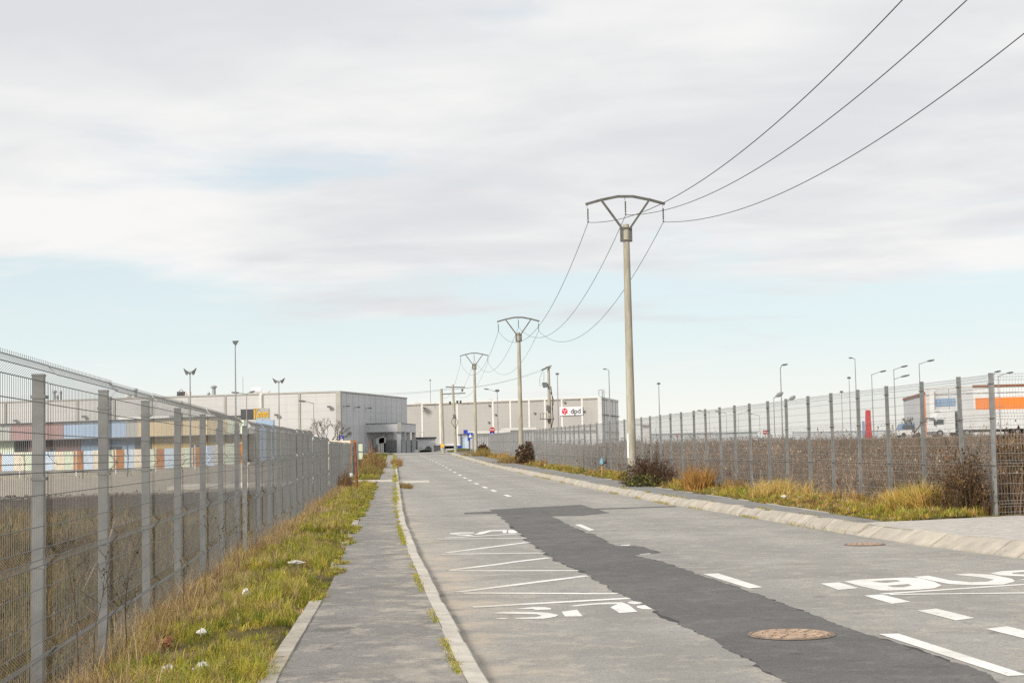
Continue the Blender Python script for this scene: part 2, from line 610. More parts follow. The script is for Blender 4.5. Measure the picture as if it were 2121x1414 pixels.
def wloc(o):
    v = Vector((0, 0, 0))
    while o is not None:
        v += o.location
        o = o.parent
    return v


def link(name, me, mat, parent=None):
    o = bpy.data.objects.new(name, me)
    COL.objects.link(o)
    if mat is not None and len(me.materials) == 0:
        me.materials.append(MT[mat] if isinstance(mat, str) else mat)
    if parent is not None:
        o.parent = parent
    return o


def mesh(mb, smooth=False):
    me = bpy.data.meshes.new('shape')
    me.from_pydata(mb.v, [], mb.f)
    if smooth:
        me.polygons.foreach_set('use_smooth', [True] * len(me.polygons))
        me.set_sharp_from_angle(angle=math.radians(40))
    me.update()
    return me


def part(name, mb, mat, parent, smooth=False, local=False):
    if not local:
        w = wloc(parent)
        mb.v = [(a - w.x, b - w.y, c - w.z) for a, b, c in mb.v]
    return link(name, mesh(mb, smooth), mat, parent)


def tag(o, label=None, cat=None, group=None, kind=None):
    for k, v in (('label', label), ('category', cat), ('group', group), ('kind', kind)):
        if v:
            o[k] = v
    return o


def thing(name, label, cat, loc, group=None):
    o = bpy.data.objects.new(name, None)
    COL.objects.link(o)
    o.location = loc
    o.empty_display_size = .2
    return tag(o, label, cat, group)


def solo(name, mb, mat, label, cat, group=None, loc=None, smooth=False):
    """a thing that is one mesh; its origin at its base"""
    v = np.array(mb.v)
    c = Vector((v[:, 0].mean(), v[:, 1].mean(), v[:, 2].min())) if loc is None else Vector(loc)
    mb.v = [(a - c.x, b - c.y, d - c.z) for a, b, d in mb.v]
    o = link(name, mesh(mb, smooth), mat)
    o.location = c
    return tag(o, label, cat, group)


def struct(name, mb, mat, parent=None):
    o = link(name, mesh(mb), mat, parent)
    if parent is None:
        o['kind'] = 'structure'
    return o


def np_obj(name, V, T, C, mat, parent=None, kind='stuff', label=None):
    """many small triangles with one colour each, from arrays"""
    me = bpy.data.meshes.new(name)
    V = np.asarray(V, np.float32)
    T = np.asarray(T, np.int32)
    me.vertices.add(len(V))
    me.vertices.foreach_set('co', V.ravel())
    me.loops.add(T.size)
    me.loops.foreach_set('vertex_index', T.ravel())
    me.polygons.add(len(T))
    me.polygons.foreach_set('loop_start', np.arange(0, T.size, 3, dtype=np.int32))
    at = me.color_attributes.new('Col', 'FLOAT_COLOR', 'POINT')
    c4 = np.ones((len(V), 4), np.float32)
    c4[:, :3] = C
    at.data.foreach_set('color', c4.ravel())
    me.update()
    o = link(name, me, mat, parent)
    if parent is None or kind == 'stuff':
        o['kind'] = kind
    if label:
        o['label'] = label
    return o


def blades(P, h, w, lean, col, bend_=.35):
    """n grass blades: two quads' worth of triangles and a tip"""
    n = len(P)
    az = RNG.uniform(0, 2 * np.pi, n)
    la = RNG.uniform(0, 2 * np.pi, n)
    side = np.stack([np.cos(az), np.sin(az), np.zeros(n)], 1) * (w / 2)[:, None]
    ld = np.stack([np.cos(la), np.sin(la), np.zeros(n)], 1) * (lean * h)[:, None]
    up = np.zeros((n, 3))
    up[:, 2] = h
    m1 = P + up * .5 + ld * bend_
    tip = P + up * (1 - .3 * np.minimum(lean, 1))[:, None] + ld
    V = np.stack([P - side, P + side, m1 - side * .7, m1 + side * .7, tip], 1).reshape(-1, 3)
    b = np.arange(n)[:, None] * 5
    T = np.concatenate([b + [[0, 1, 3]], b + [[0, 3, 2]], b + [[2, 3, 4]]], 1).reshape(-1, 3)
    return V, T, np.repeat(col, 5, 0)


def tufts(U, Y, per, spread, h, wid, col, dz=-.02, flop=.9):
    """grass as tussocks: blades fan out from each centre"""
    n = len(U)
    i = np.repeat(np.arange(n), per)
    m = len(i)
    a = RNG.uniform(0, 2 * np.pi, m)
    q = np.abs(RNG.normal(0, 1, m)) * spread[i]
    u, y = U[i] + q * np.cos(a), Y[i] + q * np.sin(a)
    P = np.stack([u + bend(y), y, terrain(u, y) + dz], 1)
    hh = h[i] * RNG.uniform(.45, 1.15, m)
    lean = np.clip(q / (spread[i] * 2.0), 0, 1) * flop + RNG.uniform(0, .45, m)
    az = a + RNG.normal(0, .7, m)
    side = np.stack([-np.sin(az), np.cos(az), np.zeros(m)], 1) * (wid[i] * RNG.uniform(.6, 1.3, m) / 2)[:, None]
    ld = np.stack([np.cos(az), np.sin(az), np.zeros(m)], 1) * (lean * hh)[:, None]
    up = np.zeros((m, 3))
    up[:, 2] = hh
    m1 = P + up * .55 + ld * .35
    tip = P + up * (1 - .42 * np.minimum(lean, 1.2))[:, None] + ld
    V = np.stack([P - side, P + side, m1 - side * .75, m1 + side * .75, tip], 1).reshape(-1, 3)
    b = np.arange(m)[:, None] * 5
    T = np.concatenate([b + [[0, 1, 3]], b + [[0, 3, 2]], b + [[2, 3, 4]]], 1).reshape(-1, 3)
    C = col[i] * RNG.uniform(.75, 1.25, (m, 1))
    return V, T, np.repeat(C, 5, 0)


def join(parts):
    Vs, Ts, Cs, k = [], [], [], 0
    for V, T, C in parts:
        Vs.append(V)
        Ts.append(T + k)
        Cs.append(C)
        k += len(V)
    return np.concatenate(Vs), np.concatenate(Ts), np.concatenate(Cs)


def palette(cols, wts, n, jit=.2):
    cols = np.array(cols)
    i = RNG.choice(len(cols), n, p=np.array(wts) / sum(wts))
    return cols[i] * RNG.uniform(1 - jit, 1 + jit, (n, 1)) * RNG.uniform(.93, 1.07, (n, 3))


# ================================================================== THE SETTING
# ground: one sheet to the horizon
UL = np.array([-4000, -1500, -600, -300, -180, -120, -90, -70, -55, -42, -32, -26, -21, -17, -13, -10, -7.5, -5.5, -4, -3, -2.4, -1.9, -1.5, -1.2, -.9, -.62, -.5, .2,
               .5, .8, 3, 5, 7.2, 8.2, 8.35, 8.5, 8.8, 9.2, 9.6, 10.1, 10.7, 11.3, 12, 14, 17, 20, 25, 32, 40, 50, 62, 75, 95, 130, 180, 300, 600, 1500, 4000.])
YL = np.concatenate([[-400, -100, -40, -10], np.arange(0, 24, 2.), [24.6, 24.85, 25.1], np.arange(26, 60, 2.), np.arange(60, 190, 5.), [195, 205, 220, 240, 270, 310, 360, 450, 600, 900, 1500, 2500, 5000, 9000]])
UU, YY = np.meshgrid(UL, YL)
ZZ = terrain(UU, YY)
rough = (vnoise(UU, YY, 5, 3) - .5) * .25 * ((UU < -3.5) | (UU > 12)) * (np.abs(UU) < 120)
ZZ = ZZ + rough
GV = np.stack([UU + bend(YY), YY, ZZ], -1).reshape(-1, 3)
nu = len(UL)
gf = [(j * nu + i, j * nu + i + 1, (j + 1) * nu + i + 1, (j + 1) * nu + i) for j in range(len(YL) - 1) for i in range(nu - 1)]
g = MB()
g.v = [tuple(p) for p in GV]
g.f = gf
struct('ground', g, 'ground')


def strip(u0, u1, Ys, dz, nx=6, thick=0.0):
    """sheet that follows the street between two u lines"""
    m = MB()
    rows = []
    for Y in Ys:
        a = u0(Y) if callable(u0) else u0
        b = u1(Y) if callable(u1) else u1
        z = rise(Y) + dz
        rows.append([(a + (b - a) * i / nx + bend(Y), Y, z) for i in range(nx + 1)])
    v = [p for rr in rows for p in rr]
    k = nx + 1
    f = [(j * k + i, j * k + i + 1, (j + 1) * k + i + 1, (j + 1) * k + i) for j in range(len(Ys) - 1) for i in range(nx)]
    m.add(v, f)
    if thick:
        n0 = len(m.v)
        edge = [r[0] for r in rows] + [r[-1] for r in rows[::-1]]
        m.v += [(x, y, z - thick) for x, y, z in edge] + list(edge)
        e = len(edge)
        m.f += [(n0 + i, n0 + (i + 1) % e, n0 + e + (i + 1) % e, n0 + e + i) for i in range(e)]
    return m


YA = list(np.arange(-6, 60, 2.)) + list(np.arange(60, 170, 4.)) + [169]
road = struct('road', strip(U_EDGE - .08, lambda Y: u_right(Y) + .2, YA, 0, 8), 'asphalt')
mb = MB()
xs = np.linspace(-60, 90, 40)
for a, b in ((168.5, 176.0), (176.0, 187.0)):
    for i in range(39):
        q = [(xs[i], a), (xs[i + 1], a), (xs[i + 1], b), (xs[i], b)]
        mb.add([(x, y, float(terrain(4, y)) + .09 if x > -4 else gz(x, y) + .06) for x, y in q], [(0, 1, 2, 3)])
struct('cross_road', mb, 'asphalt')
walk = struct('sidewalk', strip(u_walk, .61, list(np.arange(-2, 67, 2.)) + [66.5], .095, 4, .15), 'walk')
walk2 = struct('sidewalk', strip(-.12, .61, list(np.arange(71.5, 166, 4.)), .095, 3, .15), 'walk')
struct('driveway', strip(lambda Y: -9.0, .61, [66.52, 69, 71.48], .075, 10, .12), 'slab')
struct('crossing_slab', strip(.9, 2.1, [67.0, 69, 71.0], .005, 3), 'slab')
pav = struct('pavement', strip(lambda Y: u_right(Y) + .24, u_verge, list(np.arange(24.6, 166, 3.)), .165, 3, .12), 'walk_r')
# light concrete driveway at the corner on the right
dq = [(8.1, 6), (24, 6), (24, 27.5), (16, 26.4), (11.1, 25.35), (9.2, 24.6), (8.15, 24.35)]
mb = MB()
mb.flat([(8.05, 4)] + dq[1:] + [(7.90, 24.3), (8.02, 21.0), (8.3, 18)], .165)
struct('driveway_apron', mb, 'drive')

# painted markings and repairs: flat coats on the road
def coat(name, polys, z, mat='paint', label=None):
    m = MB()
    z = z * .36                                       # paint and repair coats are only millimetres thick
    for p in polys:
        if isinstance(p, tuple):
            m.flat(p[0], z, p[1])
        else:
            m.flat(p, z)
    o = struct(name, m, mat, road)
    if label:
        o['label'] = label
    return o


def rag(poly, amp, step=.25, seed=1):
    """ragged edge for a hand-cut repair"""
    out = []
    rr = random.Random(seed)
    n = len(poly)
    for i in range(n):
        a, b = poly[i], poly[(i + 1) % n]
        L = math.hypot(b[0] - a[0], b[1] - a[1])
        k = max(1, int(L / step))
        for j in range(k):
            t = j / k
            jx = rr.uniform(-amp, amp) if j else 0
            out.append((a[0] + (b[0] - a[0]) * t + jx, a[1] + (b[1] - a[1]) * t + (rr.uniform(-amp, amp) if j else 0)))
    return out


PATCH = [(3.14,37.85),(3.09,34.92),(2.98,32.29),(2.88,30.26),(2.79,28.26),(2.72,25.78),(2.63,24.33),(2.6,22.45),(2.53,20.98),(2.52,19.88),(2.54,19.27),(2.58,18.67),(2.59,17.78),(2.58,16.83),(2.54,15.71),(2.56,15.27),(2.57,14.66),(2.59,13.84),(2.61,13.71),(2.59,12.65),(2.6,12.12),(2.62,11.38),(2.6,10.63),(2.57,9.99),(2.57,9.56),(2.58,9.32),(2.5,8.5),(2.34,7.09),(3.65,6.82),(3.83,8.01),(3.79,9.02),(3.87,9.53),(3.87,9.83),(3.86,10.3),(3.85,10.92),(3.82,11.27),(3.80,11.57),(3.78,12.04),(3.81,12.88),(3.81,13.68),(3.82,14.39),(3.83,15.39),(3.80,16.06),(3.80,17.27),(3.80,18.03),(3.78,19.29),(3.71,20.05),(3.66,20.7),(4.07,21.0),(4.07,21.81),(4.02,22.64),(3.76,22.7),(3.76,23.35),(3.86,25.22),(3.87,25.74),(3.97,25.95),(3.84,26.5),(3.89,27.68),(3.93,29.2),(4.04,31.38),(4.12,33.33),(4.24,36.74),(4.27,38.74)]
coat('tar_seam', [rag(rag(PATCH, .06, .3, 5), .03, .08, 6)], .0025, 'seam')
coat('asphalt_patch', [rag(rag(PATCH, .035, .22, 2), .022, .07, 12)], .004, 'patch', 'long dark asphalt repair down the middle of the road')
coat('asphalt_patch', [rag([(4.275,38.74),(5.65,39.62),(5.57,36.81),(5.53,34.22),(4.7,33.1),(4.125,33.33),(4.245,36.74)], .02, .3, 3)], .0045, 'patch')
coat('asphalt_patch', [rag([(2.41,36.36),(3.15,36.88),(3.11,35.36),(2.39,35.56)], .02, .3, 4)], .005, 'patch')
coat('asphalt_patch', [[(5.55,36.9),(7.66,37.31),(7.54,36.75),(5.48,36.21)]], .005, 'patch')


def lineq(pts, w):
    q = []
    for s in (1, -1):
        row = []
        for i, p in enumerate(pts):
            a, b = pts[max(i - 1, 0)], pts[min(i + 1, len(pts) - 1)]
            d = math.hypot(b[0] - a[0], b[1] - a[1])
            row.append((p[0] - (b[1] - a[1]) / d * w / 2 * s, p[1] + (b[0] - a[0]) / d * w / 2 * s))
        q += row if s == 1 else row[::-1]
    return q


ZIG = [[(1.39,25.97),(2.71,26.69)], [(1.25,25.73),(2.7,25.34)], [(1.21,22.23),(2.6,24.19)], [(1.13,21.93),(2.56,21.64)],
       [(1.07,18.97),(1.74,19.74),(1.97,20.06),(2.5,20.65)], [(1.05,18.89),(2.56,18.35)], [(0.98,16.02),(2.56,17.58)], [(1.03,15.9),(2.53,15.33)], [(1.02,14.45),(2.56,14.83)]]
for z in ZIG:
    coat('zigzag_line', [lineq(z, .135)], .0085)
coat('letter_s', [[(1.13,13.84),(1.26,13.95),(1.51,13.87),(1.65,13.73),(1.71,13.53),(1.66,13.39),(1.55,13.29),(1.32,13.33),(1.31,13.41),(1.49,13.42),(1.56,13.51),(1.53,13.64),(1.34,13.74)],
     [(1.37,14.14),(1.45,14.2),(1.57,14.29),(1.67,14.24),(1.72,14.11),(1.7,14.02),(1.56,14.01),(1.55,14.12),(1.44,14.12)], [(1.15,13.41),(1.21,13.43),(1.26,13.38),(1.23,13.33),(1.15,13.35)]], .009, label='worn upside-down S of a bus stop marking')
coat('letter_u', [[(1.77,13.79),(1.93,13.94),(1.9,13.37),(1.75,13.4)], [(2.25,14.05),(2.36,14.31),(2.19,14.33),(1.95,14.22),(1.91,14.27),(2.07,14.42),(2.28,14.49),(2.43,14.48),(2.45,14.23),(2.42,13.59),(2.25,13.54)]], .009)
coat('letter_b', [[(2.48,14.46),(2.55,14.54),(2.6,14.42),(2.6,14.32),(2.51,14.24),(2.47,14.36)], [(2.5,14.08),(2.59,14.16),(2.59,13.95),(2.59,13.76),(2.51,13.79),(2.48,13.93)]], .009)
coat('letter_s', [[(1.56,27.47),(1.79,27.67),(2.0,27.52),(1.98,27.22),(1.77,27.26),(1.66,27.12),(1.86,26.86),(1.94,26.6),(1.83,26.43),(1.64,26.56),(1.63,26.71),(1.83,26.69),(1.56,27.13)]], .010)
coat('letter_u', [[(1.94,26.75),(2.11,27.58),(2.32,28.13),(2.57,28.09),(2.64,28.04),(2.52,26.98),(2.47,27.01),(2.52,27.7),(2.33,27.71),(2.09,26.82)]], .010)
coat('letter_b', [[(2.66,28.04),(2.76,27.94),(2.73,27.03),(2.64,26.89),(2.56,26.96)]], .010)
coat('letter_b', [([(5.03,15.92),(5.26,16.09),(5.77,16.15),(5.9,16.05),(5.88,15.57),(5.8,15.16),(5.62,14.89),(5.43,14.8),(5.06,14.81),(5.02,15.32)], [[(5.29,15.79),(5.46,15.89),(5.59,15.87),(5.58,15.73),(5.37,15.59)], [(5.28,15.29),(5.54,15.4),(5.52,15.25),(5.38,15.08),(5.28,15.12)]])], .0085)
coat('letter_u', [[(5.9,16.23),(6.09,16.29),(6.09,15.69),(6.19,15.4),(6.38,15.4),(6.54,15.62),(6.51,15.95),(6.38,16.33),(6.6,16.41),(6.76,16.19),(6.74,15.62),(6.63,15.31),(6.4,15.06),(6.1,15.09),(5.92,15.27)]], .0085)
coat('letter_s', [[(6.81,16.36),(7.04,16.59),(7.35,16.66),(7.58,16.51),(7.61,16.3),(7.4,16.22),(7.3,16.41),(7.05,16.34),(6.99,16.19),(7.27,15.88),(7.34,15.52),(7.16,15.22),(6.87,15.19),(6.77,15.54),(6.96,15.61),(7.06,15.43),(7.17,15.59),(7.06,15.78),(6.79,16.08)]], .0085)
coat('zigzag_line', [lineq([(4.95,14.5),(6.61,15.02),(7.5,15.1)], .1)], .007)
coat('zigzag_line', [lineq([(5.0,14.42),(6.22,14.18),(7.5,13.9)], .1)], .0095)
DASH = [[(4.06,29.36),(4.19,29.43),(4.12,27.23),(3.99,27.1)], [(4.54,43.85),(4.69,43.95),(4.65,41.9),(4.49,41.73)], [(3.83,22.85),(3.99,22.92),(3.94,22.66),(3.83,22.72)],
        [(3.74,20.81),(3.92,20.94),(3.91,20.83),(3.76,20.75)], [(3.85,17.37),(4.03,17.36),(4.06,15.53),(3.9,15.45)], [(4.73,15.75),(4.95,15.83),(4.94,15.13),(4.69,15.02)],
        [(4.74,14.38),(4.93,14.44),(4.95,13.7),(4.73,13.59)], [(4.74,12.98),(4.95,13.09),(4.98,12.31),(4.77,12.19)], [(4.77,11.59),(4.99,11.71),(5.02,11.06),(4.8,10.93)], [(3.89,11.49),(4.04,11.48),(4.07,9.27),(3.94,9.26)]]
for d in DASH:
    coat('lane_dash', [d], .0105)
for Y in (48.2, 53.8, 58.0, 63.4, 69.1, 74.2, 79.8, 86.6, 94.0, 101.0, 108.0, 114, 120.5, 127, 134, 141, 148, 155, 162):
    u = float(np.interp(Y, [45, 50, 60, 110, 130, 160], [4.1, 4.04, 3.9, 3.95, 3.7, 3.3]))
    m = MB()
    a = [(u - .075 + float(bend(Y - 1)), Y - 1), (u + .075 + float(bend(Y - 1)), Y - 1), (u + .075 + float(bend(Y + 1)), Y + 1), (u - .075 + float(bend(Y + 1)), Y + 1)]
    m.add([(x, y, float(rise(y)) + .006) for x, y in a], [(0, 1, 2, 3)])
    struct('lane_dash', m, 'paint', road)
for x in np.arange(4.6, 14, 1.75):
    m = MB()
    m.add([(a, b, float(terrain(4, b)) + .105) for a, b in ((x, 169.2), (x + 1.05, 169.2), (x + 1.05, 169.75), (x, 169.75))], [(0, 1, 2, 3)])
    struct('give_way_dash', m, 'paint', road)

# kerbs: one stone after another
def place(me, name, mat, loc, rz=0.0, parent=None, rx=0.0, s=None):
    o = link(name, me, mat, parent)
    o.location = loc
    o.rotation_euler = (rx, 0, rz)
    if s:
        o.scale = s
    return o


def tang(f, Y):
    return -math.atan((f(Y + .5) - f(Y - .5)))


kl = thing('kerb', None, None, (0, 0, 0))
kl['kind'] = 'structure'
st = MB()
prof = [(0, -.1), (.135, -.1), (.135, .075), (.115, .1), (0, .105)]
L = .98
st.v = [(x, y * L / 2, z) for y in (-1, 1) for x, z in prof]
st.f = [(0, 1, 2, 3, 4)[::1], (9, 8, 7, 6, 5)] + [((i + 1) % 5, i, 5 + i, 5 + (i + 1) % 5) for i in range(5)]
stm = mesh(st)
stm.materials.append(MT['kerb_pale'])
for Y in np.arange(3.5, 166, 1.0):
    if 66 < Y < 72:
        continue
    f = lambda q: float(bend(q)) + .61
    j = random.uniform(-.008, .008)
    place(stm, 'kerb_stone', 'kerb', (f(Y) + j, Y, float(rise(Y)) + random.uniform(-.012, .008)), tang(f, Y) + random.uniform(-.012, .012), kl, math.atan((rise(Y + .5) - rise(Y - .5))))
kr = thing('kerb', None, None, (0, 0, 0))
kr['kind'] = 'structure'


def stone(prof, L):
    s = MB()
    k = len(prof)
    s.v = [(x, y * L / 2, z) for y in (-1, 1) for x, z in prof]
    s.f = [tuple(range(k)), tuple(range(2 * k - 1, k - 1, -1))] + [((i + 1) % k, i, k + i, k + (i + 1) % k) for i in range(k)]
    m = mesh(s)
    m.materials.append(MT['kerb'])
    return m


tall = [stone([(.0, -.1), (.30, -.1), (.30, .168 + e), (.20 + e, .17 + e), (.06, .06)], .575) for e in (0, .012, -.012, .006)]
low = [stone([(.0, -.1), (.34, -.1), (.34, .172 + e), (.28, .172 + e), (.03, .02)], .575) for e in (0, .005)]
fr = lambda q: float(bend(q)) + float(u_right(q)) - .02
Y = 8.0
while Y < 165.5:
    pool = low if Y < 23.9 else tall
    place(random.choice(pool), 'kerb_stone', 'kerb', (fr(Y) + random.uniform(-.012, .012), Y, float(rise(Y)) + random.uniform(-.006, .004)), tang(fr, Y) + random.uniform(-.008, .008), kr, math.atan((rise(Y + .5) - rise(Y - .5))))
    Y += .59
# pale edging stones on the grass side of the sidewalk
ed = stone([(-.09, -.06), (.02, -.06), (.02, .112), (-.09, .112)], .5)
for Y in list(np.arange(8.2, 13.4, .52)) + [13.75, 14.2, 19.4, 23.5, 25.2, 27.0, 29.8, 30.5, 31.2]:
    f = lambda q: float(bend(q)) + float(u_walk(q))
    place(ed, 'edging_stone', 'kerb', (f(Y) - .01, Y, random.uniform(-.012, .0)), tang(f, Y) + random.uniform(-.012, .012), walk)
for Y in np.arange(25.5, 90, 1.0):
    f = lambda q: float(bend(q)) + float(u_verge(q))
    if random.random() < .6:
        place(ed, 'edging_stone', 'kerb', (f(Y) + .06, Y, float(rise(Y)) + .065 + random.uniform(-.012, .004)), tang(f, Y), pav, 0, (.6, 1.9, 1))

# hills and far land
hm = MB()
xs = np.linspace(-2600, 3800, 90)
hz = 14 + 42 * vnoise(xs, xs * 0, 900, 5) * sstep(-400, 1600, xs) + 10 * vnoise(xs, xs * 0, 260, 6)
for i in range(89):
    hm.add([(xs[i], 4200, -5), (xs[i + 1], 4200, -5), (xs[i + 1], 4500, hz[i + 1]), (xs[i], 4500, hz[i]), (xs[i], 5200, -5), (xs[i + 1], 5200, -5)], [(0, 1, 2, 3), (3, 2, 5, 4)])
struct('hills', hm, 'hill')

# ================================================================== FENCES
def fence_panel(L, H, folds, bars, rv=.0024, rh=.003, out=.045, pitch=.05):
    """welded mesh panel: x along, z up, folds towards -y"""
    m = MB()
    zs = [0.0]
    ys = [0.0]
    for zf in folds:
        zs += [zf - .05, zf, zf + .05]
        ys += [0, -out, 0]
    zs.append(H)
    ys.append(0)
    n = int(L / pitch)
    for i in range(n + 1):
        x = i * L / n
        m.tube([(x, y, z) for y, z in zip(ys, zs)], rv, 3, False)
    hz = []
    for zf in folds:
        hz += [(zf - .05, 0), (zf, -out), (zf + .05, 0)]
    for z, y in hz + [(b, 0) for b in bars]:
        m.tube([(-.01, y - .004, z), (L + .01, y - .004, z)], rh, 4, True)
    return mesh(m)


def post_mesh(w, h, cap=True):
    m = MB()
    m.box(-w / 2, w / 2, -w / 2, w / 2, -.3, h)
    m.box(-w / 2 - .003, w / 2 + .003, -w / 2 - .003, w / 2 + .003, h, h + .012)
    return mesh(m)


def clip_mesh(w):
    m = MB()
    m.box(-w / 2 - .022, w / 2 + .022, w / 2, w / 2 + .012, -.009, .009)
    m.box(-w / 2 - .005, w / 2 + .005, -w / 2 - .006, w / 2, -.009, .009)
    return mesh(m)


FL, BL = (.40, .92, 1.44, 1.955), (.22, .66, .745, 1.18, 1.70)
BLs = (.1, .25, .57, .745, 1.09, 1.265, 1.61, 1.785)
panL = fence_panel(2.28, 2.03, FL, BLs, rv=.0019, rh=.0029)
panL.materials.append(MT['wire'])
postL = post_mesh(.064, 1.95)
postL.materials.append(MT['steel'])
clipL = clip_mesh(.064)
clipL.materials.append(MT['steel'])


def run_fence(root, pts, panel, plen, post, clip, off, zf, clips, clip_z, gap=0.0, side=1, first=0):
    """posts at each point of a polyline, a mesh panel between every two; `off` sets posts behind the mesh"""
    for i, (X, Y) in enumerate(pts):
        if i < len(pts) - 1:
            X2, Y2 = pts[i + 1]
        else:
            X2, Y2 = 2 * X - pts[i - 1][0], 2 * Y - pts[i - 1][1]
        dx, dy = X2 - X, Y2 - Y
        d = math.hypot(dx, dy)
        a = math.atan2(dy, dx)
        nx, ny = -dy / d * side, dx / d * side           # away from the street
        z = zf(X, Y)
        if i >= first:
            p = place(post, 'post', None, (X + nx * off, Y + ny * off, z), a, root, random.uniform(-.006, .006))
        if i < clips:
            for cz in clip_z:
                c = place(clip, 'clip', None, (0, 0, cz), 0 if side < 0 else math.pi, p)
        if i < len(pts) - 1:
            q = place(panel, 'mesh_panel', None, (X, Y, z + random.uniform(-.008, .008)), a if side > 0 else a, root)
            q.scale = (d / plen * .998, side, 1)
            q.rotation_euler[0] = random.uniform(-.004, .004)


fl = thing('mesh_fence', 'tall grey welded mesh fence with steel posts along the grass verge', 'fence', (-1.84, 4.6, 0))
fl.location = (0, 0, 0)
near = [(-1.79, y) for y in (2.2, 4.5, 6.85, 9.15, 11.41, 13.70, 15.98, 18.5, 20.9, 23.6)]
run_fence(fl, near, panL, 2.28, postL, clipL, .055, lambda x, y: -.02, 10, (.86, 1.36, 1.83))


def seg(x0, y0, x1, y1, n):
    return [(x0 + (x1 - x0) * i / n, y0 + (y1 - y0) * i / n) for i in range(n + 1)]


run_fence(fl, seg(-1.60, 22.6, -1.24, 41.0, 8), panL, 2.28, postL, clipL, .055, lambda x, y: -.09 + .005 * (y - 22), 3, (.86, 1.36, 1.83))
run_fence(fl, seg(-1.24, 41.4, -1.04, 52.2, 5), panL, 2.28, postL, clipL, .055, lambda x, y: -.11 + .005 * (y - 41), 0, ())
run_fence(fl, seg(-1.03, 52.6, -.46, 84.0, 14), panL, 2.28, postL, clipL, .055, lambda x, y: -.16 + .0035 * (y - 52), 0, ())

FR = (.22, .90, 1.70, 2.37)
BR = (.08, .39, .56, .73, 1.07, 1.23, 1.39, 1.55, 1.86, 2.03, 2.20)
panR = fence_panel(1.86, 2.43, FR, BR, rv=.0024, rh=.0032, pitch=.052)
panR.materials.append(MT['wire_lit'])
postR = post_mesh(.062, 2.45)
postR.materials.append(MT['steel'])
clipR = clip_mesh(.062)
clipR.materials.append(MT['steel_dark'])
frt = thing('mesh_fence', 'long galvanised mesh fence in front of the brown weed field', 'fence', (0, 0, 0))
RY = [25.37, 26.73, 28.63, 30.55, 32.42, 34.29, 36.15, 38.09, 39.79, 41.71, 43.47, 45.25, 47.19, 48.93]
while RY[-1] < 73:
    RY.append(RY[-1] + 1.86)
run_fence(frt, [(10.7, y) for y in RY], panR, 1.86, postR, clipR, .0, lambda x, y: .12, 16, (.89, 1.69, 2.28), side=-1)
zr = lambda x, y: .06 + float(rise(y)) * .58
run_fence(frt, seg(10.72, RY[-1] + .4, 11.35, 107, 17), panR, 1.86, postR, clipR, 0, zr, 0, (), side=-1)
run_fence(frt, seg(11.42, 107.4, 12.55, 150, 22), panR, 1.86, postR, clipR, 0, zr, 0, (), side=-1)
run_fence(frt, seg(12.5, 150.4, 12.0, 166, 8), panR, 1.86, postR, clipR, 0, zr, 0, (), side=-1)
fc = thing('mesh_fence', 'galvanised mesh fence turning right at the corner behind brambles', 'fence', (0, 0, 0))
run_fence(fc, seg(10.76, 25.36, 20.4, 25.9, 5), panR, 1.86, postR, clipR, 0, lambda x, y: .14, 0, (), side=1, first=1)
# leftover stub of the end panel and its post by the gate opening
gp = solo('gate_post', MB().box(-.42, -.36, 84.2, 84.26, .0, 2.1).box(-.36, -.1, 84.22, 84.24, .15, 1.95), 'steel', 'pale steel gate post with sheet at the end of the left mesh fence', 'gate post')

# ================================================================== POWER LINE
def power_pole(X, Y, zb, H, label):
    t = thing('power_pole', label, 'power pole', (X, Y, zb), 'concrete power poles along the pavement')
    m = MB()
    n = 8
    m.tube([(0, 0, -.5 if i == 0 else (H - .98) * i / n) for i in range(n + 1)], [.165 - .052 * i / n for i in range(n + 1)], 14)
    part('shaft', m, 'pole', t, True, True)
    zt = H - .98
    m = MB()
    pts = [(-1.43, .73), (-.89, .88), (-.27, 1.005), (.27, 1.005), (.89, .88), (1.43, .73)]
    for a, b in zip(pts, pts[1:]):
        m.bar((a[0], 0, zt + a[1]), (b[0], 0, zt + b[1]), .09, .085)
    part('crossarm', m, 'steel_dark', t, False, True)
    for s in (-1, 1):
        m = MB().bar((s * .90, -.02, zt + .92), (s * .145, -.02, zt - .14), .07, .07)
        part('strut', m, 'steel_dark', t, False, True)
    m = MB()
    for s in (-1, 1):
        m.box(s * .17 - .04, s * .17 + .04, -.06, .06, zt - .62, zt - .12)
    for z in (-.14, -.58):
        m.box(-.19, .19, -.145, -.125, zt + z - .02, zt + z + .02)
        m.box(-.19, .19, .125, .145, zt + z - .02, zt + z + .02)
    part('collar', m, 'steel_dark', t, False, True)
    ends = []
    for x, z0 in ((-1.36, .70), (0, .96), (1.36, .70)):
        m = MB()
        m.tube([(x, 0, zt + z0), (x - .03, 0, zt + z0 - .06), (x, 0, zt + z0 - .12), (x + .03, 0, zt + z0 - .06), (x, 0, zt + z0)], .008, 4)
        zz = zt + z0 - .12
        rad = []
        path = []
        for k in range(13):
            path.append((x, 0, zz - .035 * k))
            rad.append(.034 if k % 2 else .014)
        m.tube(path, rad, 8)
        m.sphere((x, 0, zz - .47), .035, 6, 4)
        part('insulator', m, 'ceramic', t, False, True)
        ends.append(Vector((X + x, Y, zb + zz - .5)))
    return t, ends


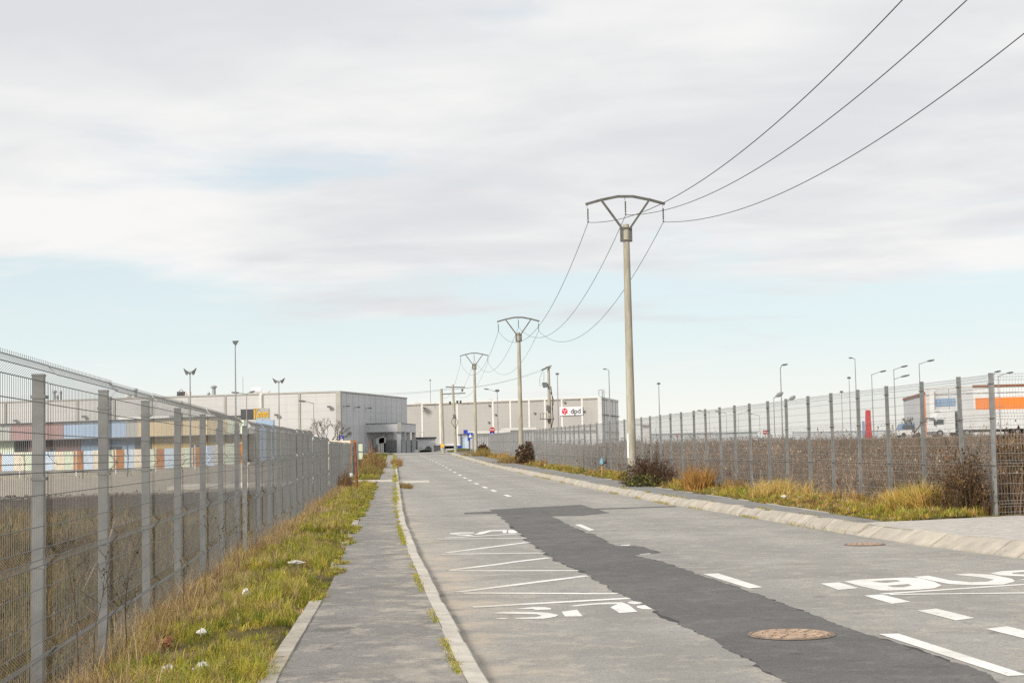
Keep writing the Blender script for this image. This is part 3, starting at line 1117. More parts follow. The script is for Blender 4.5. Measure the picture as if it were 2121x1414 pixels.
p0 = power_pole(10.46, 10.94, 1.0, 10.4, 'concrete power pole standing on the driveway corner beside the camera')
p1 = power_pole(9.56, 54.0, .30, 10.05, 'tallest nearest concrete power pole rising from the dark bush')
p2 = power_pole(10.74, 103.0, .60, 9.68, 'middle concrete power pole in front of the right mesh fence')
p3 = power_pole(11.46, 153.0, 1.15, 9.92, 'farthest and shortest of the three Y-topped concrete power poles')
p0[0].location.z = 1.0
MB_base = solo('pole_footing', MB().prism([(10.46 + .5 * math.cos(a), 10.94 + .5 * math.sin(a)) for a in np.arange(0, 6.28, .52)], .17, 1.0), 'slab', 'concrete footing block carrying the power pole on the driveway corner', 'footing')


def cable(a, b, sag, r=.011, n=40):
    m = MB()
    pts = []
    for i in range(n + 1):
        t = i / n
        p = a.lerp(b, t)
        p.z -= 4 * sag * t * (1 - t)
        pts.append(p)
    return m.tube(pts, r, 5)


names = ('left', 'middle', 'right')
utop = Vector(sight(934, 822, 190))
for k in range(3):
    solo('power_cable', cable(p0[1][k], p1[1][k], 1.94, .0105, 60), 'line', 'thick dark cable sweeping up out of the sky, %s strand of three' % names[k], 'cable', 'overhead power cables')
    solo('power_cable', cable(p1[1][k], p2[1][k], 2.15, .010), 'line', '%s cable sagging between the nearest and the middle power pole' % names[k], 'cable', 'overhead power cables')
    solo('power_cable', cable(p2[1][k], p3[1][k], 2.0, .010), 'line', '%s thin cable sagging between the middle and the farthest power pole' % names[k], 'cable', 'overhead power cables')
    solo('power_cable', cable(p3[1][k], utop + Vector(((k - 1) * 1.0, 0, 0)), 1.2, .010), 'line', '%s thin cable dropping from the farthest pole to the utility pole' % names[k], 'cable', 'overhead power cables')

# utility pole with two crossarms
t = thing('utility_pole', 'weathered utility pole with two crossarms and switch boxes beside a bare pole', 'utility pole', (sx(944, 190, 936), 190, 1.35))
bx, bz = t.location.x, t.location.z
Zt = sight(938, 796, 190)[2]
lean = sx(938, 190, 796) - bx
sh = lambda f: (lean * f, 0, f * (Zt - bz))
part('shaft', MB().tube([(0, 0, -.4), sh(.5), sh(1)], [.19, .16, .12], 10), 'pole', t, True, True)
part('crossarm', MB().bar((lean * .97 - .9, 0, (Zt - bz) * .965), (lean * .97 + 1.5, 0, (Zt - bz) * .955), .12, .12), 'steel_dark', t, False, True)
part('crossarm', MB().bar((lean * .86 - 1.6, 0, (Zt - bz) * .858), (lean * .86 + 1.5, 0, (Zt - bz) * .868), .12, .12), 'steel_dark', t, False, True)
for fx, fz in ((-.45, .70), (.45, .71), (.85, .71)):
    part('insulator', MB().tube([(lean * .7 + fx, 0, (Zt - bz) * fz), (lean * .7 + fx, 0, (Zt - bz) * fz + .4)], [.1, .14], 6), 'ceramic', t, False, True)
part('insulator', MB().tube([(.95, 0, (Zt - bz) * .89), (.95, 0, (Zt - bz) * .93)], [.08, .13], 6), 'ceramic', t, False, True)
for s in (-1, 1):
    part('cable_loop', MB().tube([(lean * .5 + s * .1, -.15, (Zt - bz) * .52), (s * .42 + lean * .45, -.15, (Zt - bz) * .44), (.02, -.15, (Zt - bz) * .34)], .035, 5), 'black', t, False, True)
part('terminal_box', MB().box(-.25, .1, -.3, -.12, (Zt - bz) * .51, (Zt - bz) * .55), 'lamp_dark', t, False, True)
# bare pole beside it
X_ = sx(918, 178, 936)
solo('bare_pole', MB().tube([(X_, 178, 1.0), (sx(914, 178, 805), 178, sight(914, 805, 178)[2])], [.19, .15], 10), 'pole', 'plain grey concrete pole with a yellow tag beside the utility pole', 'pole', smooth=True)
solo('pole_tag', MB().box(sx(916, 178, 922) - .2, sx(916, 178, 922) + .2, 177.76, 177.79, sight(916, 926, 178)[2], sight(916, 919, 178)[2]), 'sign_yellow', 'small yellow tag fixed to the bare concrete pole', 'tag')
# transformer pole
D = 205
t = thing('transformer_pole', 'leaning concrete pole with switchgear, ladder platform and cables by the delivery depot', 'utility pole', (sx(1140, D, 925), D, gz(sx(1140, D, 925), D)))
w = wloc(t)
top = Vector(sight(1136, 758, D))
basep = Vector((w.x, D, w.z - .3))
m = MB().tube([basep, basep.lerp(top, .5), top], [.27, .22, .16], 10)
part('shaft', m, 'pole', t, True)
S = lambda px, py, dy=0: (lambda q: (q[0], q[1] + dy, q[2]))(sight(px, py, D))
part('crossarm', MB().bar(S(1121, 766, -.5), S(1142, 757, -.3), .12, .12).bar(S(1132, 759, .5), S(1142, 761, .3), .12, .12).bar(S(1121, 767, -.5), S(1133, 762, .5), .08, .08), 'steel_dark', t)
m = MB()
for px in (1124, 1127, 1130):
    a, b = S(px, 792, -.3), S(px + 3, 802, -.3)
    m.tube([a, b], [.14, .2], 6)
m.bar(S(1126, 802, -.3), S(1137, 798), .15, .15)
part('switchgear', m, 'lamp_dark', t)
part('switchgear', MB().bar(S(1131, 845, -.4), S(1137, 845, -.4), .4, .75), 'lamp_dark', t)
m = MB().bar(S(1118, 868, -.4), S(1144, 867, -.4), .8, .1)
for px in (1118, 1124, 1131):
    m.bar(S(px, 868, -.6), S(px, 856, -.6), .06, .06)
m.bar(S(1118, 856, -.6), S(1131, 856, -.6), .05, .05).bar(S(1132, 869, -.4), S(1141, 881, -.1), .07, .07)
part('platform', m, 'steel_dark', t)
m = MB().tube([S(1141, 800), S(1143, 822, -.3), S(1144, 850, -.3), S(1145, 868, -.3), S(1141, 890, -.2)], .06, 5).tube([S(1140, 812, -.3), S(1147, 830, -.3), S(1143, 845, -.3), S(1146, 870, -.3)], .05, 5)
part('cable', m, 'black', t)
part('drop_wire', MB().tube([S(1126, 768, -.3), S(1126, 790, -.3)], .02, 4).tube([S(1123, 768, -.3), S(1117, 785, -.3), S(1118, 800, -.3), S(1124, 795, -.3)], .02, 4), 'line', t)
for k in range(2):
    solo('power_cable', cable(Vector(S(1122 + 18 * k, 765 - 4 * k)), Vector(sight(930 + 12 * k, 806, 190)), .5, .012), 'line', ('nearer' if k else 'lower') + ' thin cable from the transformer pole to the utility pole', 'cable', 'overhead power cables')
    solo('power_cable', cable(Vector(sight(931 + 10 * k, 806 - k * 3, 190)), Vector(sight(712 + 10 * k, 815 - k * 3, 238)), .4, .012), 'line', ('upper' if k else 'under') + ' thin cable from the utility pole to the grey warehouse corner', 'cable', 'overhead power cables')

# ================================================================== LAMP POSTS
def head(m, p, d, L=.75, w=.25):
    """street lamp head lying along direction d"""
    p = Vector(p)
    d = Vector(d).normalized()
    q = [p, p + d * L * .35, p + d * L * .8, p + d * L]
    m.tube(q, [.06, w * .5, w * .42, .05], 6)


def lamp(px, ptop, D, kind, label, pb=None, r=.09):
    X = sx(px, D, 925)
    zb = gz(X, D)
    tp = sight(px, ptop, D)
    H = tp[2] - zb
    X = sx(px, D, (ptop + 925) / 2)
    t = thing('lamp_post', label, 'lamp post', (X, D, zb), 'lamp posts around the depots')
    part('pole', MB().tube([(0, 0, -.4), (0, 0, H * .5), (0, 0, H)], [r, r * .8, r * .55], 8), 'lamp', t, True, True)
    k = D / FPX

    def arm(dx, dz, hl=.85):
        a = Vector((dx * k, 0, H + dz * k))
        part('arm', MB().tube([(0, 0, H - .05), a], [.05, .035], 6), 'lamp', t, False, True)
        m = MB()
        head(m, a, (dx, 0, dz * .6), hl)
        part('lamp_head', m, 'lamp_dark', t, True, True)
    if kind == 'flood2':
        for s in (-1, 1):
            part('arm', MB().tube([(0, 0, H - .35), (s * 5 * k, 0, H)], .05, 6), 'lamp', t, False, True)
            m = MB()
            m.add([(s * 3 * k, -.25, H - .12), (s * 3 * k, .25, H - .12), (s * 13 * k, .25, H + .28), (s * 13 * k, -.25, H + .28), (s * 6 * k, -.15, H - .42), (s * 6 * k, .15, H - .42), (s * 9 * k, .15, H - .28), (s * 9 * k, -.15, H - .28)],
                  [(0, 1, 2, 3), (4, 7, 6, 5), (0, 4, 5, 1), (1, 5, 6, 2), (2, 6, 7, 3), (3, 7, 4, 0)])
            part('floodlight', m, 'lamp_dark', t, False, True)
    elif kind == 'flood1':
        m = MB()
        m.add([(-.26, -.2, H + .28), (.34, -.2, H + .3), (.34, .2, H + .3), (-.26, .2, H + .28), (-.17, -.14, H - .0), (.1, -.14, H - .12), (.1, .14, H - .12), (-.17, .14, H - .0)],
              [(0, 1, 2, 3), (4, 7, 6, 5), (0, 4, 5, 1), (1, 5, 6, 2), (2, 6, 7, 3), (3, 7, 4, 0)])
        part('floodlight', m, 'lamp_dark', t, False, True)
        part('bracket', MB().tube([(0, 0, H - .4), (.04, 0, H)], .05, 6), 'lamp', t, False, True)
    elif kind == 'left':
        arm(-15, 3)
    elif kind == 'right':
        arm(18, 5)
    elif kind == 'right2':
        arm(16, 5)
        a = Vector((15 * k, 0, H - 16 * k))
        part('arm', MB().tube([(0, 0, H - 21 * k), a], [.05, .035], 6), 'lamp', t, False, True)
        m = MB()
        head(m, a, (15, 0, 3), 1.1)
        part('lamp_head', m, 'lamp_dark', t, True, True)
    elif kind == 'leftright':
        arm(-15, 2)
        arm(5, 2, .7)
    elif kind == 'leftdisc':
        arm(-17, 5)
        part('lamp_head', MB().tube([(-.32, 0, H + .05), (-.2, 0, H + .2), (.2, 0, H + .2), (.32, 0, H + .05)], [.1, .2, .2, .1], 6), 'lamp_dark', t, False, True)
    elif kind == 'disc':
        part('lamp_head', MB().tube([(-.36, 0, H), (-.2, 0, H + .1), (.2, 0, H + .1), (.36, 0, H)], [.06, .2, .2, .06], 6), 'lamp_dark', t, False, True)
    elif kind == 'hook':
        a = Vector((3 * k, 0, H + 6 * k))
        part('arm', MB().tube([(0, 0, H - .05), a], [.06, .05], 6), 'lamp', t, False, True)
        m = MB()
        head(m, a, (1, 0, .15), .7)
        part('lamp_head', m, 'lamp_dark', t, True, True)
    elif kind == 'hookl':
        a = Vector((-5 * k, 0, H + 2 * k))
        part('arm', MB().tube([(0, 0, H - .05), a], [.06, .05], 6), 'lamp', t, False, True)
        m = MB()
        head(m, a, (-1, 0, .05), .6)
        part('lamp_head', m, 'lamp_dark', t, True, True)
    elif kind == 'shorthead':
        a = Vector((4 * k, 0, H + 3 * k))
        m = MB()
        head(m, a, (1, 0, .5), .9, .45)
        part('arm', MB().tube([(0, 0, H - .05), a], .05, 6), 'lamp', t, False, True)
        part('lamp_head', m, 'lamp', t, True, True)
    return t


lamp(394, 768, 150, 'flood2', 'larger twin floodlight lamp post in front of the cream annex')
lamp(488, 712, 150, 'flood1', 'very tall single floodlight mast beside the yellow-lettered sign')
lamp(578, 787, 185, 'flood2', 'smaller twin floodlight lamp post in front of the pale warehouse wall')
lamp(511, 815, 175, 'leftright', 'low two-armed street lamp behind the yellow-lettered sign', r=.07)
lamp(650, 834, 170, 'left', 'slim street lamp with a left arm above the bare shrub', r=.06)
lamp(1031, 811, 250, 'leftdisc', 'street lamp with a left arm and round top head before the taupe depot')
lamp(1156, 775, 300, 'disc', 'tall slim lamp mast just left of the red cube logo', r=.13)
lamp(1263, 766, 260, 'hookl', 'tall lamp mast at the right end of the taupe depot', r=.12)
lamp(1366, 795, 300, 'disc', 'lone lamp mast right of the nearest power pole', r=.13)
lamp(1619, 762, 170, 'hook', 'tall hooked lamp mast above the middle of the weed field', r=.09)
lamp(1604, 824, 150, 'shorthead', 'short lamp post with a bright head just left of the hooked mast', r=.055)
lamp(1631, 831, 165, 'shorthead', 'short lamp post with a bright head just right of the hooked mast', r=.055)
lamp(1470, 853, 260, 'left', 'small far lamp with a left arm, first in the row over the weeds', r=.06)
lamp(1505, 855, 290, 'left', 'small far lamp with a left arm, second in the row over the weeds', r=.06)
lamp(1530, 857, 320, 'right', 'small far lamp with a right arm behind the weed tops', r=.06)
lamp(1574, 860, 270, 'left', 'small far lamp with a left arm nearest the red and white board', r=.06)
lamp(1745, 812, 300, 'disc', 'short thin lamp mast left of the red totem', r=.10)
lamp(1761, 783, 280, 'disc', 'medium lamp mast with a flat round head left of the red totem', r=.11)
lamp(1774, 743, 220, 'hookl', 'tallest lamp mast on the right with a small left head', r=.10)
lamp(1808, 775, 185, 'right', 'lamp post with one right arm beside the red totem', r=.08)
lamp(1854, 765, 175, 'right2', 'lamp post with two right arms left of the orange-trimmed building', r=.08)
lamp(1907, 753, 165, 'right', 'tall lamp post with a right arm at the orange-trimmed building corner', r=.08)
lamp(2061, 776, 160, 'hook', 'hooked lamp mast in front of the orange wall panel', r=.07)
lamp(2071, 778, 170, 'right', 'lamp post with a right arm in front of the orange wall panel', r=.07)

# ================================================================== BUILDINGS
def along(p0, p1, t):
    return (p0[0] + (p1[0] - p0[0]) * t, p0[1] + (p1[1] - p0[1]) * t)


def wall_t(p0, p1, px, py=900):
    """fraction along a wall where the line of sight meets it"""
    d = CAM @ np.array([(px - 1060.5) / FPX, -(py - 707.0) / FPX, 1.0])
    ax, ay = p1[0] - p0[0], p1[1] - p0[1]
    return (p0[1] * d[0] - p0[0] * d[1]) / (ax * d[1] - ay * d[0])


def panels(root, p0, p1, cuts, z0, z1, mat, joint, jw, name='wall_panel', jname='joint', th=.3, proud=.05):
    """wall split into panels at the cuts (fractions) with a strip between each two"""
    c = [0] + list(cuts) + [1]
    Lw = math.hypot(p1[0] - p0[0], p1[1] - p0[1])
    g_ = jw / 2 / Lw
    for i in range(len(c) - 1):
        a, b = c[i] + (g_ if i else 0), c[i + 1] - (g_ if i < len(c) - 2 else 0)
        mt = mat if isinstance(mat, str) else mat[i % len(mat)]
        part(name, MB().obox(along(p0, p1, a), along(p0, p1, b), z0, z1, 0, -th), mt, root)
    if joint:
        for t_ in cuts:
            part(jname, MB().obox(along(p0, p1, t_ - g_ * .98), along(p0, p1, t_ + g_ * .98), z0, z1 - .05, proud, -th), joint, root)


# --- grey warehouse
ZT = 10.45
C0, CL, CR = (-2.75, 230.0), (-64.0, 253.0), (8.1, 263.0)
CB = (-40, 300)
wh = thing('warehouse', 'long pale grey warehouse with dark silver side wall and entrance canopy', 'building', (C0[0], C0[1], .6))
cuts = sorted(wall_t(CL, C0, p) for p in (11, 85, 161, 237, 314, 392, 467, 543, 621))
panels(wh, CL, C0, cuts, -.6, ZT, 'clad_front', 'clad_trim', .34, jname='downpipe', proud=.14)
cs = [wall_t(C0, CR, p) for p in (719, 732, 744, 756, 768, 779, 790, 801, 812, 822, 832)]
panels(wh, C0, CR, cs, -.2, ZT - .02, 'clad_side', 'joint', .12, proud=-.06)
part('corner_trim', MB().obox((C0[0] - .62, C0[1] + .05), (C0[0] + .06, C0[1] - .2), -.4, ZT + .08, .1, -.5), 'clad_trim', wh)
part('roof', MB().prism([CL, (C0[0] - .05, C0[1] + .05), (CR[0] - .1, CR[1]), CB], ZT - .5, ZT - .2), 'clad_trim', wh)
part('parapet_cap', MB().obox(CL, C0, ZT, ZT + .22, .1, -.32), 'clad_trim', wh)
part('parapet_cap', MB().obox(C0, CR, ZT, ZT + .2, .1, -.32), 'clad_trim', wh)
for px, py in ((33, 709 / 3.78 * .02 + 867), (175, 862), (682, 842), (573, 859)):
    q = along(CL, C0, wall_t(CL, C0, px, py))
    z = sight(px, py, q[1])[2]
    part('wall_lamp', MB().box(q[0] - .05, q[0] + .05, q[1] - .5, q[1], z + .05, z + .12).box(q[0] - .3, q[0] + .3, q[1] - .75, q[1] - .35, z - .15, z + .12), 'lamp_dark', wh)
for px, py in ((711, 842), (733, 844), (757, 846)):
    q = along(C0, CR, wall_t(C0, CR, px, py))
    z = sight(px, py, q[1])[2]
    part('wall_lamp', MB().box(q[0], q[0] + .55, q[1] - .06, q[1] + .06, z, z + .08).box(q[0] + .45, q[0] + 1.0, q[1] - .25, q[1] + .25, z - .02, z + .16), 'lamp_dark', wh)


def roof_pipe(px, pt, D, r, label, hood=True):
    z0, zt = ZT - .2, sight(px, pt, D)[2]
    X = sx(px, D, pt)
    m = MB().tube([(X, D, z0), (X, D, zt - .35)], r, 8)
    if hood:
        m.tube([(X, D, zt - .45), (X, D, zt - .3), (X, D, zt - .12), (X, D, zt)], [r * 1.1, r * 1.9, r * 1.5, r * .9], 8)
    o = part('chimney', m, 'lamp', wh)
    o['label'] = label


roof_pipe(113, 808, 262, .22, 'hooded flue pipe')
roof_pipe(119, 818, 262, .15, 'short flue pipe')
roof_pipe(126, 809, 262, .15, 'slim flue pipe')
roof_pipe(443, 798, 248, .28, 'lone hooded flue pipe')
roof_pipe(432, 812, 250, .16, 'short flue pipe')
roof_pipe(281, 804, 258, .22, 'tall flue pipe')
D = 240
a, b = sight(521, 817, D), sight(541, 802, D)
part('air_handler', MB().tube([(a[0], D, (a[2] + b[2]) / 2), (b[0], D, (a[2] + b[2]) / 2)], (b[2] - a[2]) / 2, 12).box(a[0] + .2, b[0] - .2, D - .4, D + .4, ZT - .3, a[2] + .3), 'white', wh, True)
q = [sight(545, 817, D), sight(549, 810, D), sight(560, 809, D), sight(552, 818, D)]
part('duct_elbow', MB().add([(x, D - .7, z) for x, _, z in q] + [(x, D + .7, z) for x, _, z in q], [(0, 1, 2, 3), (7, 6, 5, 4), (0, 4, 5, 1), (1, 5, 6, 2), (2, 6, 7, 3), (3, 7, 4, 0)]), 'clad_light', wh)
a = sight(543, 850, 235)
part('duct_riser', MB().box(a[0] - .35, a[0] + .1, 234.3, 234.9, 4.5, ZT + .3), 'white', wh)
part('duct_riser', MB().box(a[0] + .2, a[0] + .45, 234.3, 234.7, 4.5, ZT + .1), 'clad_trim', wh)
a, b = sight(368, 824, 250), sight(391, 811, 250)
part('cooling_unit', MB().box(a[0], b[0] - .5, 249, 251, ZT - .2, b[2]), 'clad_dark', wh)
part('cooling_unit', MB().box(b[0] - .48, b[0] + .3, 249, 251, ZT - .2, b[2] + .02), 'clad_light', wh)
part('hoop', MB().tube([sight(370, 815, 248.5), sight(372, 808, 248.5), sight(376, 806, 248.5), sight(379, 809, 248.5), sight(380, 817, 248.5)], .06, 5), 'lamp_dark', wh)
a = sight(503, 780, 245)
part('antenna', MB().tube([(a[0], 245, ZT), (a[0], 245, a[2])], .04, 5), 'lamp', wh)
a = sight(892, 788, 290)
q = along(CL, C0, wall_t(CL, C0, 266, 815))
part('dish', MB().tube([sight(258, 826, 256), sight(266, 820, 256), sight(272, 818, 256)], [.2, .7, .25], 8), 'clad_light', wh)

# entrance canopy and the wall under it
A_, B_, C_ = (.95, 241.6), (6.15, 241.0), (9.25, 256.0)
D_ = along(C0, CR, .78)
part('canopy_roof', MB().prism([A_, B_, C_, D_], 4.75, 4.95), 'clad_dark', wh)
for a, b, n in ((A_, B_, 1), (B_, C_, 3)):
    for i in range(n):
        part('canopy_fascia', MB().obox(along(a, b, (i + .01) / n), along(a, b, (i + .99) / n), 4.6, 5.85, .06, -.12), 'clad_side', wh)
    part('canopy_edge', MB().obox(a, b, 5.85, 5.97, .1, -.2), 'clad_dark', wh)
part('canopy_corner', MB().box(B_[0] - .25, B_[0] + .3, B_[1] - .2, B_[1] + .35, 4.55, 5.98), 'clad_trim', wh)
for px, Dd in ((826, 241.6), (836, 246), (846, 250.5), (857, 255.4)):
    X = sx(px, Dd, 915)
    part('column', MB().box(X - .32, X + .32, Dd - .3, Dd + .3, .9, 4.75), 'clad_side', wh)
q0, q1 = along(C0, CR, wall_t(C0, CR, 772, 930)), along(C0, CR, wall_t(C0, CR, 780, 930))
part('door', MB().obox(q0, q1, 1.0, 3.6, .12, -.1), 'glass', wh)

# dark wall and white kiosk row behind the canopy
t = thing('gate_wall', 'dark grey cladded wall behind the canopy columns', 'wall', (sx(796, 268), 268, 1.0))
ga, gb, gc = along(C0, CR, wall_t(C0, CR, 795, 925)), CR, (sx(862, 266), 266.0)
for a, b, n in ((ga, gb, 4), (gb, gc, 2)):
    for i in range(n):
        part('wall_panel', MB().obox(along(a, b, (i + .01) / n), along(a, b, (i + .99) / n), .8, 3.35, .3, .06), 'clad_dark', t)
    part('coping', MB().obox(a, b, 3.35, 3.5, .36, .04), 'clad_trim', t)
t = thing('white_kiosk', 'low white flat-roofed gatehouse right of the dark wall', 'building', (sx(880, 272), 272, 1.2))
X0, X1 = sx(862, 272), sx(902, 272)
zt = sight(880, 908.5, 272)[2]
part('wall', MB().box(X0, X1, 272, 278, .8, zt), 'white', t)
part('roof', MB().box(X0 - .2, X1 + .2, 271.7, 278.3, zt, zt + .3), 'clad_dark', t)
part('roof_rail', MB().bar((sx(871, 272), 273, zt + .3), (sx(871, 272), 273, zt + 1.2), .06, .06).bar((sx(879, 272), 273, zt + .3), (sx(879, 272), 273, zt + 1.2), .06, .06).bar((sx(871, 272), 273, zt + 1.2), (sx(879, 272), 273, zt + 1.2), .05, .05), 'lamp', t)
k = 0
for px, top, wd, mt, lb in ((862.5, 931, .3, 'lamp', 'squat grey ticket post at the white gatehouse, leftmost of the row'), (871, 925, .35, 'lamp_dark', 'tall dark access post, second in the row at the white gatehouse'),
                            (873, 931, .3, 'lamp_dark', 'short dark access post beside the second tall one'), (877.5, 930, .3, 'black', 'narrow black access post in the middle of the row'),
                            (882, 932, .5, 'lamp', 'wide grey ticket machine in the middle of the row'), (887, 924, .5, 'black', 'tallest black access post with a camera head'),
                            (890, 932, .45, 'lamp', 'grey ticket machine right of the tallest black post'), (895.5, 935, .25, 'lamp', 'lowest grey bollard near the right of the row'), (900, 929, .3, 'lamp', 'slim grey access post near the dark cabinet')):
    X = sx(px, 240)
    zb_, zt_ = gz(X, 240) + .02, sight(px, top, 240)[2]
    m = MB().box(X - wd, X + wd, 239.8, 240.2, zb_, zb_ + (zt_ - zb_) * .72).box(X - wd * .6, X + wd * .7, 239.85, 240.15, zb_ + (zt_ - zb_) * .72, zt_)
    solo('access_post', m, mt, lb, 'bollard', 'access posts at the gatehouse')
X = sx(906, 240)
solo('control_cabinet', MB().box(X - .55, X + .5, 239.6, 240.4, 1.3, sight(906, 922.5, 240)[2]).box(X - .6, X + .55, 239.55, 240.45, sight(906, 922.5, 240)[2], sight(906, 922, 240)[2]), 'clad_dark', 'dark upright control cabinet at the end of the access post row', 'cabinet')
t = thing('barrier_shed', 'low dark shed with a white front under a white roof strip', 'shed', (sx(932, 262), 262, 1.2))
X0, X1 = sx(919, 262), sx(946, 262)
part('roof', MB().box(sx(902, 262), sx(952, 262), 261, 266, sight(930, 923, 262)[2], sight(930, 918, 262)[2]), 'white', t)
part('back_wall', MB().box(X0, X1, 264, 264.3, .9, sight(930, 923, 262)[2]), 'clad_dark', t)
part('front_panel', MB().box(sx(922, 262), sx(940, 262), 261.5, 261.7, .9, sight(930, 928.5, 262)[2]), 'white', t)
for px in (920, 945):
    part('post', MB().box(sx(px, 262) - .15, sx(px, 262) + .15, 261.4, 261.7, .9, sight(930, 923, 262)[2]), 'clad_dark', t)
X0, X1 = sx(948, 205), sx(955.5, 205)
solo('blue_bin', MB().prism([(X0, 204.6), (X1, 204.6), (X1, 205.4), (X0, 205.4)], 1.5, sight(951, 924, 205)[2]).prism([(X0 - .05, 204.5), (X1 + .05, 204.5), (X1 + .05, 205.5), (X0 - .05, 205.5)], sight(951, 924, 205)[2], sight(951, 922.5, 205)[2]), 'sign_blue', 'blue container beside the glass gatehouse', 'bin')
t = thing('glass_gatehouse', 'small gatehouse with dark frame and pale blue walls near the no-entry sign', 'building', (sx(964, 215), 215, 1.3))
X0, X1 = sx(954, 215), sx(974, 215)
zt = sight(960, 901, 215)[2]
part('wall', MB().box(X0 + .12, X1 - .12, 215.1, 219, 1.2, zt - .2), 'b_blue', t)
for a in (X0, X1 - .2):
    part('frame_post', MB().box(a, a + .2, 214.95, 215.2, 1.2, zt), 'joint', t)
part('roof', MB().box(X0 - .1, X1 + .1, 214.8, 219.2, zt, zt + .2), 'joint', t)

# --- coloured annex in front of the warehouse
AL, AR = (sx(-40, 219), 219.0), (sx(512, 195), 195.0)
an = thing('annex_building', 'low annex with maroon, blue and cream cladding bands', 'building', (AR[0], AR[1], .2))


def wz(p0, p1, px, py):
    q = along(p0, p1, wall_t(p0, p1, px, py))
    return sight(px, py, q[1])[2]


zf0, zf1 = 4.15, 6.25
bands = ((-40, 2, 'b_green', 'green fascia'), (2, 22, 'grey_band', ''), (22, 132, 'maroon', ''), (132, 262, 'blue_pale', ''), (262, 285, 'grey_band', ''), (285, 470, 'cream', ''), (470, 511, 'b_green', ''))
for a, b, m_, _l in bands:
    part('fascia', MB().obox(along(AL, AR, wall_t(AL, AR, a) + .0006), along(AL, AR, wall_t(AL, AR, b) - .0006), zf0, zf1, .0, -.4), m_, an)
part('roof_edge', MB().obox(AL, AR, zf1, zf1 + .18, .08, -.5), 'clad_dark', an)
part('roof', MB().prism([AL, AR, (AR[0] - 1.8, AR[1] + 18), (AL[0] + 6, AL[1] + 18)], zf1 - .3, zf1 - .05), 'clad_trim', an)
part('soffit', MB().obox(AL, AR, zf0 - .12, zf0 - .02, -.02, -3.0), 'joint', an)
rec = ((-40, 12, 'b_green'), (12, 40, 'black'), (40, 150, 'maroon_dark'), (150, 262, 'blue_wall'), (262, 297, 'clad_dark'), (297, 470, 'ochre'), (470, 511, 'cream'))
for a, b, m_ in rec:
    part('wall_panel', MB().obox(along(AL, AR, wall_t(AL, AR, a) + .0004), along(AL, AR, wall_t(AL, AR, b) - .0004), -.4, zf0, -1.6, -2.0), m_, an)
for px, w_, top in ((393, 24, 918), (450, 12, 914), (212, 46, 918), (92, 10, 900)):
    a, b = wall_t(AL, AR, px - w_ / 2), wall_t(AL, AR, px + w_ / 2)
    f_ = part('window', MB().obox(along(AL, AR, a), along(AL, AR, b), .4, 3.0, -1.45, -1.62), 'clad_dark', an)
    part('pane', MB().obox(along(AL, AR, a + .004), along(AL, AR, b - .004), .55, 2.85, -1.40, -1.47), 'glass', f_)
part('end_wall', MB().obox(AR, (AR[0] - 1.8, AR[1] + 18), -.4, zf1, 0, -.4), 'grey_band', an)
part('speaker_box', MB().obox(along(AL, AR, wall_t(AL, AR, 452)), along(AL, AR, wall_t(AL, AR, 458)), 2.6, 4.9, .5, .02), 'lamp_dark', an)
part('roof_sheet', MB().obox(along(AL, AR, wall_t(AL, AR, 224)), along(AL, AR, wall_t(AL, AR, 330)), zf1 + .2, zf1 + .55, -2, -4), 'white', an)

# yellow lettering sign on its dark block
sg = thing('roof_sign', 'dark block with yellow curved company lettering above the annex roof', 'sign', (sx(530, 188), 188, 4))
a, b = sight(499, 869, 188), sight(529, 847, 188)
part('block', MB().box(a[0], b[0], 187.6, 189, a[2], b[2]), 'clad_dark', sg)
a, b = sight(526, 869, 187), sight(558.5, 845, 187)
part('board', MB().box(a[0], b[0], 186.6, 187.4, a[2], b[2]), 'grey_band', sg)


def text(body, mat, parent, loc, size, width, rz=0.0, ext=.01, name='lettering', bold=.0):
    c = bpy.data.curves.new('text', 'FONT')
    c.body = body
    c.size = size
    c.extrude = ext
    c.offset = bold
    c.align_x = 'CENTER'
    c.align_y = 'CENTER'
    tmp = bpy.data.objects.new('tmp', c)
    COL.objects.link(tmp)
    dg = bpy.context.evaluated_depsgraph_get()
    me = bpy.data.meshes.new_from_object(tmp.evaluated_get(dg))
    bpy.data.objects.remove(tmp)
    v = np.array([tuple(q.co) for q in me.vertices])
    w0 = v[:, 0].max() - v[:, 0].min()
    k = width / w0
    for q in me.vertices:
        q.co = (q.co.x * k, q.co.y, q.co.z)
    me.materials.clear()
    me.materials.append(MT[mat])
    o = bpy.data.objects.new(name, me)
    COL.objects.link(o)
    o.parent = parent
    o.location = Vector(loc) - wloc(parent)
    o.rotation_euler = (math.pi / 2, 0, rz)
    return o


cx_, cz_ = (a[0] + b[0]) / 2, (a[2] + b[2]) / 2
text('Continental', 'sign_yellow', sg, (cx_ + .05, 186.55, cz_), 1.25, (b[0] - a[0]) * .84, bold=.03)
m = MB()
ww, hh = (b[0] - a[0]) / 2 * .98, (b[2] - a[2]) / 2 * .92
m.box(cx_ - ww, cx_ - ww * .3, 186.5, 186.58, cz_ + hh - .05, cz_ + hh)
m.box(cx_ - ww, cx_ - ww + .12, 186.5, 186.58, cz_ - hh, cz_ + hh)
part('sign_border', m, 'sign_yellow', sg)
a, b = sight(529, 879, 186), sight(566, 869.5, 186)
part('plinth', MB().box(a[0], b[0], 186, 189, .3, b[2]), 'blue_pale', sg)

